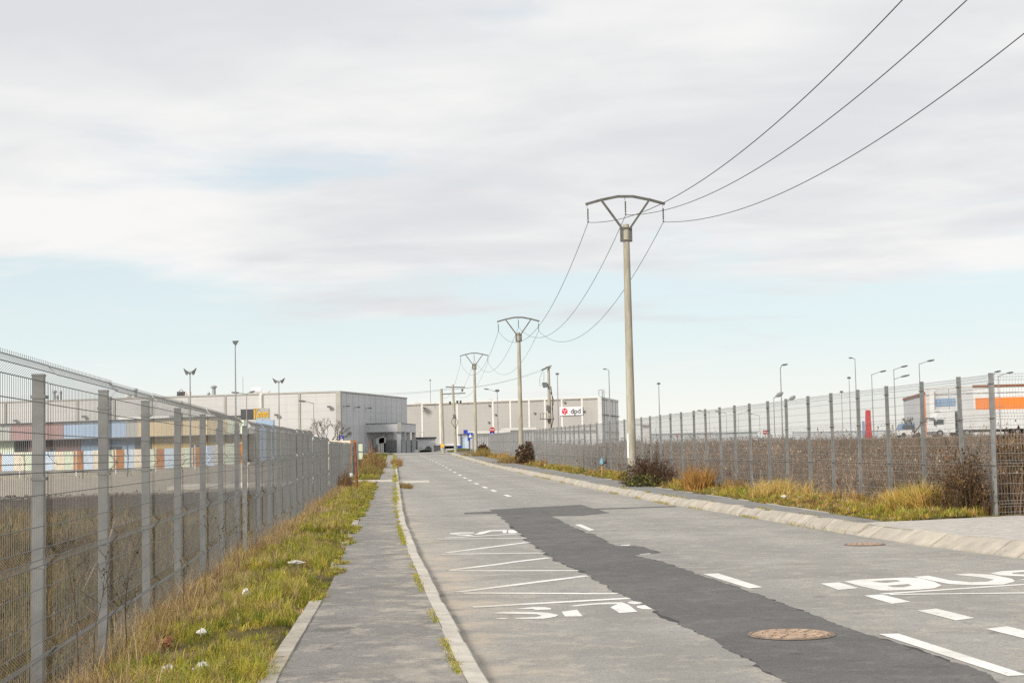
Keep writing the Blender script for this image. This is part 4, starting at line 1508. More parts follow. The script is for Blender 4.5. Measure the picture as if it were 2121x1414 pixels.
# painted board hoarding in front of the annex
hd = thing('hoarding', 'hoarding of orange, blue, cream and green painted boards before the annex', 'fence', (sx(250, 178), 178, .1))
HL, HR = (sx(-30, 190), 190.0), (sx(500, 166), 166.0)
kinds = ('b_orange', 'b_blue', 'b_cream', 'b_green')
px = -18.0
i = 0
while px < 492:
    w_ = 21.5 * (.85 + .3 * random.random())
    a, b = wall_t(HL, HR, px) + .0003, wall_t(HL, HR, px + w_) - .0003
    tj = random.uniform(-.06, .06)
    zg = gz(*along(HL, HR, a))
    part('board', MB().obox(along(HL, HR, a), along(HL, HR, b), zg + .15, zg + 2.3 + tj, .02, -.06), kinds[i % 4], hd)
    if i % 2 == 0:
        part('stake', MB().obox(along(HL, HR, a), along(HL, HR, a + .003), zg - .2, zg + 2.4, -.06, -.16), 'lamp', hd)
    px += w_
    i += 1
hd2 = thing('hoarding', 'short cream and orange board hoarding at the end of the left fence', 'fence', (sx(700, 100), 100, .2))
for a, b, m_ in ((672, 699, 'b_cream'), (699.3, 726, 'b_cream'), (726.3, 732, 'b_orange'), (732.3, 738.5, 'b_orange')):
    part('board', MB().box(sx(a, 100), sx(b, 100), 100, 100.05, .1, sight(705, 911 + (b - 700) * .04, 100)[2]), m_, hd2)

# --- taupe depot
DL, DR = (sx(838, 398), 398.0), (sx(1245, 370), 370.0)
dp = thing('delivery_depot', 'wide taupe delivery depot with pale vertical seams and a rooftop ladder', 'building', (DR[0], DR[1], 1.2))
ZD = 13.55
cuts = [wall_t(DL, DR, p) for p in (875, 912, 948, 985, 1022, 1058, 1097, 1130, 1165, 1207)]
panels(dp, DL, DR, cuts, .8, ZD, 'clad_taupe', 'clad_light', .42, jname='seam')
DB = (sx(1283, 402), 402.0)
panels(dp, DR, DB, [wall_t(DR, DB, p) for p in (1252, 1258, 1264, 1270, 1276)], .8, ZD, 'clad_light', 'joint', .16, proud=.05)
part('corner_trim', MB().box(DR[0] - .5, DR[0] + .35, DR[1] - .35, DR[1] + .5, .8, ZD + .1), 'white', dp)
part('parapet_cap', MB().obox(DL, DR, ZD, ZD + .3, .12, -.4), 'clad_light', dp)
part('parapet_cap', MB().obox(DR, DB, ZD, ZD + .3, .12, -.4), 'clad_light', dp)
part('roof', MB().prism([DL, DR, DB, (DL[0] + 8, DL[1] + 40)], ZD - .5, ZD - .2), 'clad_trim', dp)
for f in (.35, .68):
    z = .8 + (ZD - .8) * f
    part('floor_rail', MB().obox(DR, DB, z, z + .15, .35, .1), 'joint', dp)
for px, py in ((878, 844), (1026, 858), (1012, 874), (1107, 855), (1209, 851), (1013, 839), (1169, 833)):
    q = along(DL, DR, wall_t(DL, DR, px, py))
    z = sight(px, py, q[1])[2]
    part('wall_lamp', MB().box(q[0] - .05, q[0] + .05, q[1] - .3, q[1], z, z + .1).box(q[0] - .26, q[0] + .26, q[1] - .55, q[1] - .25, z - .2, z + .12), 'lamp_dark', dp)
m = MB()
for px in (1248.5, 1252.5):
    m.bar((sx(px, 369, 850), 369.3, 2), (sx(px, 369, 850), 369.3, ZD + 2.0), .12, .12)
for k in range(24):
    z = 2.2 + k * .55
    m.bar((sx(1248.5, 369, 850), 369.3, z), (sx(1252.5, 369, 850), 369.3, z), .06, .06)
part('ladder', m, 'joint', dp)
m = MB()
for px in (1241, 1248):
    m.bar((sx(px, 370, 820), 370.3, ZD + .3), (sx(px, 370, 820), 370.3, ZD + 1.9), .1, .1)
m.bar((sx(1241, 370, 820), 370.3, ZD + 1.9), (sx(1248, 370, 820), 370.3, ZD + 1.9), .1, .1)
part('roof_hatch', m, 'joint', dp)
a = sight(891, 787, 392)
part('antenna', MB().tube([(a[0], 392, ZD), (a[0], 392, a[2])], .07, 5).sphere((a[0], 392, a[2]), .25), 'lamp', dp, True)
a = sight(866, 833, 392)
part('roof_vent', MB().box(a[0] - .8, a[0] + .8, 391, 393, ZD, a[2]), 'clad_light', dp)
part('roof_vent', MB().box(sx(1013, 392, 833) - .5, sx(1013, 392, 833) + .5, 386, 388, ZD, ZD + .9), 'clad_light', dp)

# depot sign board with cube mark
sg = thing('depot_sign', 'white wall sign with a red cube mark and dark lowercase lettering', 'sign', (sx(1184, 372), 372, 8))
q = along(DL, DR, wall_t(DL, DR, 1184, 851))
ang = math.atan2(DR[1] - DL[1], DR[0] - DL[0])
z0, z1 = sight(1184, 859.5, q[1])[2], sight(1184, 842.5, q[1])[2]
pa, pb = along(DL, DR, wall_t(DL, DR, 1160.5, 851)), along(DL, DR, wall_t(DL, DR, 1208, 851))
part('board', MB().obox(pa, pb, z0, z1, .35, .15), 'white', sg)


def on_wall(f, z, out=.38):
    p = along(pa, pb, f)
    dx, dy = (pb[0] - pa[0]), (pb[1] - pa[1])
    n = math.hypot(dx, dy)
    return (p[0] + dy / n * out, p[1] - dx / n * out, z)


text('dpd', 'black', sg, on_wall(.70, (z0 + z1) / 2 - .08, .40), 1.75, math.hypot(pb[0] - pa[0], pb[1] - pa[1]) * .43, ang, bold=.03)
hgt = z1 - z0
hexa = [(math.sin(k * math.pi / 3), math.cos(k * math.pi / 3)) for k in range(6)]
R_ = hgt * .42
Lb = math.hypot(pb[0] - pa[0], pb[1] - pa[1])
f0, zc_ = .22, (z0 + z1) / 2


def face(pts, name, mat, out):
    m = MB()
    v = [on_wall(f0 + x * R_ / Lb, zc_ + y * R_, out) for x, y in pts] + [on_wall(f0 + x * R_ / Lb, zc_ + y * R_, out - .05) for x, y in pts]
    n = len(pts)
    m.add(v, [tuple(range(n)), tuple(range(2 * n - 1, n - 1, -1))] + [(i, n + i, n + (i + 1) % n, (i + 1) % n) for i in range(n)])
    part(name, m, mat, sg)


face([(x, y) for x, y in hexa][::-1], 'cube_mark', 'logo_red', .42)
for d in ((-.87, .5), (.87, .5), (0, -1)):
    e = (d[0] * .72, d[1] * .72)
    nx, ny = -d[1] * .07, d[0] * .07
    s0 = .12
    face([(d[0] * s0 + nx, d[1] * s0 + ny), (d[0] * s0 - nx, d[1] * s0 - ny), (e[0] - nx, e[1] - ny), (e[0] + nx, e[1] + ny)], 'cube_line', 'white', .46)

# white canopies and low sheds in front of the depot
def shed(px0, px1, ptop, pbot, D, label, mat='white', roof='clad_light'):
    t = thing('loading_shed', label, 'shed', (sx((px0 + px1) / 2, D), D, gz(sx(px0, D), D)))
    a, b = sight(px0, ptop, D), sight(px1, ptop, D)
    zt = a[2]
    zb_ = gz(a[0], D) - .2
    n = max(2, int((b[0] - a[0]) / 6))
    for i in range(n):
        part('wall_panel', MB().box(a[0] + (b[0] - a[0]) * i / n, a[0] + (b[0] - a[0]) * (i + .98) / n, D, D + .3, zb_, zt), mat, t)
    part('roof', MB().box(a[0] - .4, b[0] + .4, D - .8, D + 8, zt, zt + .5), roof, t)
    return t


shed(972, 1052, 898, 920, 300, 'long white loading shed behind the farthest power pole')
shed(1049, 1106, 891, 905, 320, 'white loading shed just left of the transformer pole')
shed(1100, 1236, 893, 905, 330, 'wide white loading shed below the depot sign')
shed(1330, 1345, 880, 910, 330, 'small pale grey hut right of the nearest power pole', 'clad_light')
shed(1345, 1570, 899, 910, 900, 'long far bluish hangar low on the horizon over the weeds', 'far_haze', 'far_haze')
shed(1640, 1905, 895, 905, 1500, 'very distant blue-grey factory roofline behind the red totem', 'far_haze', 'far_haze')

# --- orange and white logistics building on the right
OL, OA, OB_, OR = (sx(1875, 298), 298.0), (sx(1921, 262), 262.0), (sx(2020, 254), 254.0), (sx(2260, 250), 250.0)
ob = thing('logistics_hall', 'white and grey logistics hall with orange panels and blue window band', 'building', (OA[0], OA[1], 2.0))
ZO = sight(1925, 806, 262)[2]
ts = wall_t(OL, OA, 1911)
panels(ob, OL, along(OL, OA, ts - .005), [.33, .66], 1.5, ZO - .9, 'clad_side', 'joint', .1, proud=-.05)
part('wall_panel', MB().obox(along(OL, OA, ts), OA, 1.5, ZO - .9, .05, -.4), 'orange', ob)
part('parapet_cap', MB().obox(OL, OA, ZO - .9, ZO - .45, .15, -.4), 'rust', ob)
panels(ob, OA, OB_, [.25, .5, .75], 1.5, ZO, 'clad_side', 'joint', .08, proud=-.05)
part('parapet_cap', MB().obox(OA, OB_, ZO, ZO + .25, .1, -.4), 'clad_light', ob)
panels(ob, OB_, OR, [.2, .4, .6, .8], 1.5, ZO - .1, 'white', 'clad_light', .1, proud=.02)
part('parapet_cap', MB().obox(OB_, OR, ZO - .1, ZO + .3, .15, -.4), 'rust', ob)
zz0, zz1 = sight(1960, 841, 259)[2], sight(1960, 825, 259)[2]
wa, wb = wall_t(OA, OB_, 1936), wall_t(OA, OB_, 1982)
wf = part('window', MB().obox(along(OA, OB_, wa), along(OA, OB_, wb), zz0, zz1, .08, -.1), 'blue_wall', ob)
for i in range(6):
    part('pane', MB().obox(along(OA, OB_, wa + (wb - wa) * (i + .04) / 6), along(OA, OB_, wa + (wb - wa) * (i + .96) / 6), zz0 + .08, zz1 - .08, .12, .05), simple('blue_pane', (.10, .17, .36), .3, .08, .5) if i == 0 else 'blue_wall', wf)
zz0, zz1 = sight(2070, 850, 253)[2], sight(2070, 823, 253)[2]
part('orange_panel', MB().obox(along(OB_, OR, wall_t(OB_, OR, 2023)), along(OB_, OR, wall_t(OB_, OR, 2230)), zz0, zz1, .12, -.1), 'orange', ob)
f_ = part('window', MB().obox(along(OB_, OR, wall_t(OB_, OR, 2055)), along(OB_, OR, wall_t(OB_, OR, 2063)), sight(2059, 849, 253)[2], sight(2059, 836, 253)[2], .2, .1), 'joint', ob)
part('pane', MB().obox(along(OB_, OR, wall_t(OB_, OR, 2056)), along(OB_, OR, wall_t(OB_, OR, 2062)), sight(2059, 848, 253)[2], sight(2059, 837, 253)[2], .24, .18), 'glass', f_)
part('stair_tower', MB().obox(along(OA, OB_, .12), along(OA, OB_, .22), 1.5, ZO - .4, .5, .05), 'clad_light', ob)
part('roof', MB().prism([OL, OA, OB_, OR, (OR[0], 300), (OL[0] + 30, 320)], ZO - 1.2, ZO - 1.0), 'clad_trim', ob)

# --- truck parked in front of it
D = 215
zg = gz(sx(1960, D), D)
x0 = sx(1928, D)
tk = thing('truck', 'white tractor unit with a long white trailer before the orange hall', 'truck', (x0, D, zg))
cab = [(0, .6), (.05, 1.75), (.35, 2.55), (.75, 3.35), (1.3, 3.62), (3.3, 3.6), (3.3, .6)]
m = MB()
n = len(cab)
m.add([(x0 + x, D - 1.2, zg + z) for x, z in cab] + [(x0 + x, D + 1.2, zg + z) for x, z in cab], [tuple(range(n)), tuple(range(2 * n - 1, n - 1, -1))] + [(i, n + i, n + (i + 1) % n, (i + 1) % n) for i in range(n)])
part('cab', m, 'truck_white', tk)
part('side_window', MB().add([(x0 + x, D - 1.215, zg + z) for x, z in ((.42, 1.75), (1.6, 1.75), (1.6, 2.5), (.62, 2.5))], [(0, 1, 2, 3)]).add([(x0 + x, D - 1.19, zg + z) for x, z in ((.42, 1.75), (1.6, 1.75), (1.6, 2.5), (.62, 2.5))], [(3, 2, 1, 0)]), 'glass', tk)
part('sun_visor', MB().bar((x0 + .1, D - 1.1, zg + 2.72), (x0 + .1, D + 1.1, zg + 2.72), .4, .12), 'lamp_dark', tk)
part('mirror', MB().box(x0 + .1, x0 + .3, D - 1.5, D - 1.25, zg + 1.7, zg + 2.5), 'black', tk)
part('door_seam', MB().box(x0 + 1.75, x0 + 1.79, D - 1.212, D - 1.19, zg + .9, zg + 2.9), 'joint', tk)
part('bumper', MB().box(x0 - .12, x0 + .6, D - 1.22, D + 1.22, zg + .3, zg + .8), 'lamp_dark', tk)
part('chassis', MB().box(x0 + .4, x0 + 16, D - .5, D + .5, zg + .55, zg + .95), 'black', tk)
part('trailer', MB().box(x0 + 4.0, x0 + 16.8, D - 1.27, D + 1.27, zg + 1.0, zg + 3.75), 'truck_white', tk)
part('trailer_front', MB().box(x0 + 3.85, x0 + 3.99, D - 1.2, D + 1.2, zg + 1.1, zg + 3.6), 'lamp_dark', tk)
part('air_deflector', MB().prism([(x0 + 1.0, D - 1.0), (x0 + 3.2, D - 1.15), (x0 + 3.2, D + 1.15), (x0 + 1.0, D + 1.0)], zg + 3.63, zg + 3.9), 'truck_white', tk)
for xx in (1.0, 3.9, 5.0, 12.5, 13.8, 15.1):
    for s in (-1, 1):
        wl_ = part('wheel', MB().tube([(x0 + xx, D + s * 1.22, zg + .5), (x0 + xx, D + s * .92, zg + .5)], .5, 16), 'tyre', tk, True)
        part('rim', MB().tube([(x0 + xx, D + s * 1.235, zg + .5), (x0 + xx, D + s * 1.18, zg + .5)], .27, 10), 'lamp', wl_)
# blue pickup-like vehicle further left
D = 210
x0 = sx(1858, D)
zg = gz(sx(1870, D), D)
vh = thing('blue_van', 'blue-topped van with a white lower body left of the truck', 'van', (x0, D, zg))
top_ = [(.25, 1.1), (.55, 1.75), (1.0, 2.0), (2.35, 2.0), (2.45, 1.1)]
n = 5
part('cabin', MB().add([(x0 + x, D - .9, zg + z) for x, z in top_] + [(x0 + x, D + .9, zg + z) for x, z in top_], [tuple(range(n)), tuple(range(2 * n - 1, n - 1, -1))] + [(i, n + i, n + (i + 1) % n, (i + 1) % n) for i in range(n)]), simple('van_blue', (.13, .22, .38), .4, .1, 1), vh)
part('body', MB().box(x0, x0 + 3.6, D - .95, D + .95, zg + .35, zg + 1.08), 'truck_white', vh)
part('window', MB().box(x0 + .6, x0 + 2.2, D - .93, D - .905, zg + 1.15, zg + 1.7), 'glass', vh)
for xx in (.7, 2.8):
    for s in (-1, 1):
        part('wheel', MB().tube([(x0 + xx, D + s * .97, zg + .34), (x0 + xx, D + s * .75, zg + .34)], .34, 14), 'tyre', vh, True)

# ================================================================== SIGNS
def sign_post(X, Y, z0, z1, r=.035):
    return MB().tube([(X, Y, z0 - .3), (X, Y, z1)], r, 6)


# red totem
D = 280
X = sx(1797, D, 868)
t = thing('totem_sign', 'tall narrow red totem sign between lamp posts over the weeds', 'sign', (X, D, gz(X, D)))
part('panel', MB().add([(X - .55, D - .2, gz(X, D) - .2), (X + .7, D - .2, gz(X, D) - .2), (X + .55, D - .2, sight(1799, 849, D)[2]), (X - .3, D - .2, sight(1799, 849, D)[2]),
                        (X - .55, D + .2, gz(X, D) - .2), (X + .7, D + .2, gz(X, D) - .2), (X + .55, D + .2, sight(1799, 849, D)[2]), (X - .3, D + .2, sight(1799, 849, D)[2])],
                       [(0, 1, 2, 3), (7, 6, 5, 4), (0, 4, 5, 1), (1, 5, 6, 2), (2, 6, 7, 3), (3, 7, 4, 0)]), 'sign_red', t)
part('edge', MB().box(X - 1.0, X - .65, D - .2, D + .2, gz(X, D) - .2, sight(1795, 872, D)[2]), 'blue_wall', t)
for px, py, D, w_, h_, lb in ((1403, 901, 120, 5, 7, 'left small red and white notice board behind the right fence'), (1412, 902, 125, 4, 5, 'right small red notice board behind the right fence'), (1585, 895, 110, 9, 9, 'red and white notice board on the weeds before the hooked mast')):
    q = sight(px, py, D)
    k = D / FPX
    t = thing('notice_board', lb, 'sign', (q[0], D, gz(q[0], D)))
    part('post', sign_post(q[0], D + .06, gz(q[0], D), q[2] + h_ * k * .5), 'lamp', t)
    part('panel', MB().box(q[0] - w_ * k / 2, q[0] + w_ * k / 2, D - .03, D + .02, q[2] - h_ * k / 2, q[2] + h_ * k / 2), 'sign_red', t)
    part('text_strip', MB().box(q[0] - w_ * k * .42, q[0] + w_ * k * .42, D - .04, D - .03, q[2] - h_ * k * .08, q[2] + h_ * k * .1), 'white', t)
# stop sign with a blue plate
D = 172
q = sight(1019.5, 890, D)
t = thing('stop_sign', 'round red stop sign over a blue plate behind the right fence end', 'sign', (q[0], D, gz(q[0], D)))
part('post', sign_post(q[0], D + .06, gz(q[0], D), q[2] + .2, .04), 'lamp', t)
part('disc', MB().tube([(q[0], D, q[2]), (q[0], D + .04, q[2])], .33, 8), 'sign_red', t)
text('STOP', 'white', t, (q[0], D - .02, q[2]), .26, .5, bold=.006)
a = sight(1019.5, 897.5, D)
part('plate', MB().box(a[0] - .27, a[0] + .27, D, D + .04, a[2] - .22, a[2] + .2), 'sign_blue', t)
part('plate_mark', MB().add([(a[0] - .12, D - .012, a[2] - .14), (a[0] + .12, D - .012, a[2] - .14), (a[0], D - .012, a[2] + .14), (a[0] - .12, D - .004, a[2] - .14), (a[0] + .12, D - .004, a[2] - .14), (a[0], D - .004, a[2] + .14)], [(0, 1, 2), (5, 4, 3), (0, 3, 4, 1), (1, 4, 5, 2), (2, 5, 3, 0)]), 'white', t)
# crossing signs
for px, py, D, lb in ((707, 908, 176, 'blue pedestrian crossing sign beside the bare shrub at the left'), (974, 902, 170, 'blue pedestrian crossing sign at the end of the right fence')):
    q = sight(px, py, D)
    t = thing('crossing_sign', lb, 'sign', (q[0], D, gz(q[0], D)))
    part('post', sign_post(q[0], D + .06, gz(q[0], D), q[2] + .2, .04), 'lamp', t)
    part('panel', MB().box(q[0] - .3, q[0] + .3, D, D + .04, q[2] - .33, q[2] + .33), 'sign_blue', t)
    part('triangle', MB().add([(q[0] - .22, D - .02, q[2] - .2), (q[0] + .22, D - .02, q[2] - .2), (q[0], D - .02, q[2] + .22), (q[0] - .22, D - .005, q[2] - .2), (q[0] + .22, D - .005, q[2] - .2), (q[0], D - .005, q[2] + .22)], [(0, 1, 2), (5, 4, 3), (0, 3, 4, 1), (1, 4, 5, 2), (2, 5, 3, 0)]), 'white', t)
    if px > 900:
        part('arrow_plate', MB().box(q[0] - .3, q[0] - .02, D + .045, D + .08, q[2] - .55, q[2] - .34), 'sign_blue', t)
q = sight(964, 894, 200)
t = thing('blue_sign', 'tiny blue sign on a thin post above the glass gatehouse', 'sign', (q[0], 200, gz(q[0], 200)))
part('post', sign_post(sx(961, 200, 910), 200.06, gz(q[0], 200), sight(961, 890, 200)[2]), 'lamp', t)
part('panel', MB().box(q[0] - .25, q[0] + .3, 200, 200.05, q[2] - .25, q[2] + .25), 'sign_blue', t)
# backs of signs near the dark wall
for px, pt, pb_, lb in ((785, 908, 934, 'left grey sign back on a post beside the dark doorway'), (790.5, 906, 940, 'middle pair of grey sign backs on a tall post by the doorway'), (793.5, 905, 936, 'right grey sign back on a post by the doorway')):
    D = 168
    q = sight(px, pt, D)
    t = thing('sign_back', lb, 'sign', (q[0], D, gz(q[0], D)), 'grey sign backs by the doorway')
    part('post', sign_post(q[0], D, gz(q[0], D), q[2] + .1, .045), 'lamp', t)
    part('panel', MB().box(q[0] - .3, q[0] + .28, D - .06, D - .02, q[2] - .62, q[2]), 'lamp_dark', t)
# pale green two-pane board
D = 140
q0, q1 = sight(741, 946, D), sight(752, 917, D)
zb_ = gz(q0[0], D)
t = thing('display_board', 'pale green two-pane display board with a dark frame by the path', 'board', (q0[0], D, zb_))
m = MB()
for x in (q0[0], q1[0]):
    m.box(x - .04, x + .04, D - .05, D + .05, zb_, q1[2])
for z in (zb_ + .08, (zb_ + q1[2]) / 2, q1[2]):
    m.box(q0[0] + .04, q1[0] - .04, D - .045, D + .045, z - .04, z + .035)
part('frame', m, 'joint', t)
zm = (zb_ + q1[2]) / 2
for a, b in ((zb_ + .12, zm - .045), (zm + .04, q1[2] - .045)):
    part('pane', MB().box(q0[0] + .045, q1[0] - .045, D - .01, D + .01, a, b), 'b_green', t)
# rusty posts
for X, Y, h_, ln, lb in ((-.1, 56.3, 1.72, -.07, 'thick rusty iron post standing in the verge at the fence end'), (.80, 107.5, 1.75, -.09, 'thin rusty iron post leaning in the dry bush')):
    z = gz(X, Y)
    solo('rusty_post', MB().tube([(X, Y, z - .2), (X + ln, Y, z + h_)], [.05, .042], 8).box(X + ln - .05, X + ln + .05, Y - .05, Y + .05, z + h_ - .03, z + h_), 'rust', lb, 'post', 'rusty iron posts')

# ================================================================== STREET DETAILS
def manhole(X, Y, r, label, tilt=0.0):
    z = .0095
    t = thing('manhole_cover', label, 'manhole', (X, Y, 0))
    m = MB()
    n = 36
    ring = lambda R, zz: [(X + R * math.cos(2 * math.pi * i / n), Y + R * math.sin(2 * math.pi * i / n), zz) for i in range(n)]
    v = ring(r, .006) + ring(r * .97, .014) + ring(r * .9, .014) + ring(r * .89, .004)
    m.add(v, [(k * n + i, k * n + (i + 1) % n, (k + 1) * n + (i + 1) % n, (k + 1) * n + i) for k in range(3) for i in range(n)])
    part('frame', m, 'manhole2', t, True)
    m = MB()
    v = ring(r * .885, .009)
    m.add(v, [tuple(range(n))])
    for R0, R1, cnt in ((.16, .34, 6), (.42, .60, 12), (.67, .84, 18)):
        for i in range(cnt):
            a0, a1 = 2 * math.pi * (i + .14) / cnt, 2 * math.pi * (i + .86) / cnt
            q = [(X + r * R * math.cos(a), Y + r * R * math.sin(a)) for R, a in ((R0, a0), (R1, a0), (R1, (a0 + a1) / 2), (R1, a1), (R0, a1))]
            m.prism(q, .009, .016)
    m.prism([(X + r * .1 * math.cos(a), Y + r * .1 * math.sin(a)) for a in np.arange(0, 6.2, .5)], .009, .016)
    part('cover', m, 'manhole', t)
    return t


manhole(3.25, 11.62, .335, 'round rusty manhole cover set in the dark asphalt repair')
manhole(7.12, 21.5, .29, 'round brown manhole cover beside the lowered right kerb')
# hydrant on the right verge
X, Y = 9.98, 63.5
z = gz(X, Y)
t = thing('hydrant', 'small pillar hydrant with faded blue head and ochre pipe in the grass', 'hydrant', (X, Y, z))
part('pipe', MB().tube([(X, Y, z - .2), (X, Y, z + .52)], .05, 10), 'hydrant_pipe', t, True)
part('head', MB().tube([(X, Y, z + .48), (X, Y, z + .51), (X, Y, z + .66), (X, Y, z + .72), (X, Y, z + .75), (X, Y, z + .80)], [.07, .10, .10, .065, .03, .03], 10), 'hydrant_blue', t, True)
part('outlet', MB().tube([(X + .06, Y - .04, z + .59), (X + .15, Y - .10, z + .59)], [.05, .052], 8), 'black', t, True)
# white notice on the near power pole
m = MB()
zs0 = [sight(1302, 948, 53.85)[2], sight(1302, 897, 53.85)[2]]
arc = [math.pi * (1.0 + .06 * i) for i in range(5)]
v = [(9.56 + .168 * math.cos(a), 54 + .168 * math.sin(a), zz) for zz in zs0 for a in arc]
m.add(v, [(i, i + 1, 6 + i, 5 + i) for i in range(4)])
v2 = [(9.56 + .162 * math.cos(a), 54 + .162 * math.sin(a), zz) for zz in zs0 for a in arc]
m.add(v2, [(5 + i, 6 + i, i + 1, i) for i in range(4)])
solo('paper_notice', m, 'paper', 'white paper notice wrapped round the nearest power pole', 'notice')


def crumple(X, Y, z, s, sz, seed, flat_=.5):
    rr = random.Random(seed)
    m = MB()
    m.sphere((X, Y, z), s, 9, 6, flat_)
    m.v = [(X + (a - X) * rr.uniform(.5, 1.25) * sz, Y + (b - Y) * rr.uniform(.5, 1.25), z + (c - z) * rr.uniform(.5, 1.3)) for a, b, c in m.v]
    return m


for X, Y, dz, s, sz, mt, lb, cat in ((-1.11, 15.2, .17, .05, .8, 'paper', 'upright white paper scrap standing in the grass', 'litter'), (-1.03, 10.25, .12, .05, 1.3, 'paper', 'large crumpled white paper in the grass near the edging stones', 'litter'),
                                 (-1.60, 9.6, .14, .04, 1.0, 'paper', 'small white paper scrap at the bottom edge by the fence', 'litter'), (-1.27, 10.5, .11, .045, 1.2, 'pale_stone', 'pale beige stone in the grass left of the crumpled paper', 'stone'),
                                 (-.88, 10.4, .10, .035, 1.3, 'pale_stone', 'pale stone in the grass right of the crumpled paper', 'stone'), (-1.45, 11.9, .14, .05, 1.0, 'clay', 'orange-brown clay lump in the dry grass by the fence', 'debris'),
                                 (-1.25, 12.4, .13, .04, 1.0, 'paper', 'tiny white scrap in the yellow grass', 'litter'), (9.3, 33.5, .2, .05, 1.3, 'pale_stone', 'pale rubble lump in the right verge near the pavement', 'stone'), (-.42, 79.5, .2, .16, 1.0, 'paper', 'white bag lying at the foot of the thick rusty post', 'litter')):
    solo('litter' if mt == 'paper' else 'stone' if mt == 'pale_stone' else 'clay_lump', crumple(X, Y, gz(X, Y) + dz - .08, s, sz, int(X * 100 + Y), .8), mt, lb, cat)
m = crumple(-.78, 18.9, gz(-.78, 18.9) + .09, .10, 1.0, 5, .3)
solo('concrete_chunk', m, 'pale_stone', 'flat broken concrete chunk lying in the green grass', 'debris')
# splintered plank leaning on the fence
p, q = Vector((-1.96, 10.6, .72)), Vector((-1.93, 13.0, 1.0))
solo('splintered_stick', MB().tube([(-2.0, 11.5, .50), (-1.985, 11.9, .64), (-1.955, 12.3, .76), (-1.97, 12.75, .93), (-1.96, 12.95, .98)], [.004, .010, .013, .010, .003], 5).tube([(-1.985, 11.9, .65), (-1.955, 12.6, .85), (-1.94, 12.9, .99)], [.003, .007, .003], 4), simple('bleached_wood', (.22, .17, .12), .9, .3, 20), 'bleached splintered stick leaning in the left fence', 'stick')
# guard rails and saplings in the factory yard
for k, px in enumerate((41, 158, 240, 323, 404)):
    D = 128
    X = sx(px, D, 960)
    solo('yard_post', MB().tube([(X, D, gz(X, D) - .2), (X, D, gz(X, D) + 2.1)], .04, 6).sphere((X, D, gz(X, D) + 2.1), .05, 6, 4), 'white', ('first', 'second', 'third', 'fourth', 'fifth')[k] + ' thin white post counted from the left in the yard behind the fence', 'post', 'thin white yard posts')
for px, D, hgt, lb in ((50, 120, 2.4, 'leftmost bare sapling before the coloured boards'), (171, 120, 2.3, 'second bare sapling before the coloured boards'), (264, 118, 2.8, 'tallest bare sapling before the coloured boards')):
    X = sx(px, D, 960)
    z = gz(X, D)
    t = thing('sapling', lb, 'tree', (X, D, z), 'bare saplings in the yard')
    part('trunk', MB().tube([(X, D, z - .1), (X + .05, D, z + hgt * .5), (X, D, z + hgt)], [.04, .03, .012], 5), 'bark', t)
    m = MB()
    for k in range(8):
        zz_ = z + hgt * (.45 + .06 * k)
        a = random.uniform(0, 6.28)
        m.tube([(X, D, zz_), (X + .45 * math.cos(a), D + .45 * math.sin(a), zz_ + .5)], [.014, .005], 3)
    part('branch', m, 'bark', t)
mb = MB()
for D, w_ in ((125.0, .35), (140, .25), (152, .25)):
    for X in np.arange(-48, -8, 2.0):
        z = max(gz(X, D), gz(X + 2, D)) + .16
        mb.box(X, X + 1.96, D, D + w_, z - .2, z)
struct('yard_kerb', mb, 'kerb')

# ================================================================== VEGETATION
def ground_pts(u0, u1, y0, y1, n, bias=1.0):
    """random points on the terrain in a strip beside the street, denser towards the viewer when bias > 1"""
    Y = y0 + (y1 - y0) * RNG.random(n) ** bias
    U = u0 + (u1 - u0) * RNG.random(n)
    return U, Y


def to_xyz(U, Y, dz=-.02):
    return np.stack([U + bend(Y), Y, terrain(U, Y) + dz], 1)


GREEN = [(.43, .405, .06), (.24, .27, .045), (.54, .465, .09), (.54, .43, .13)]
TAN = [(.50, .36, .17), (.36, .24, .11), (.55, .43, .25), (.26, .17, .09)]

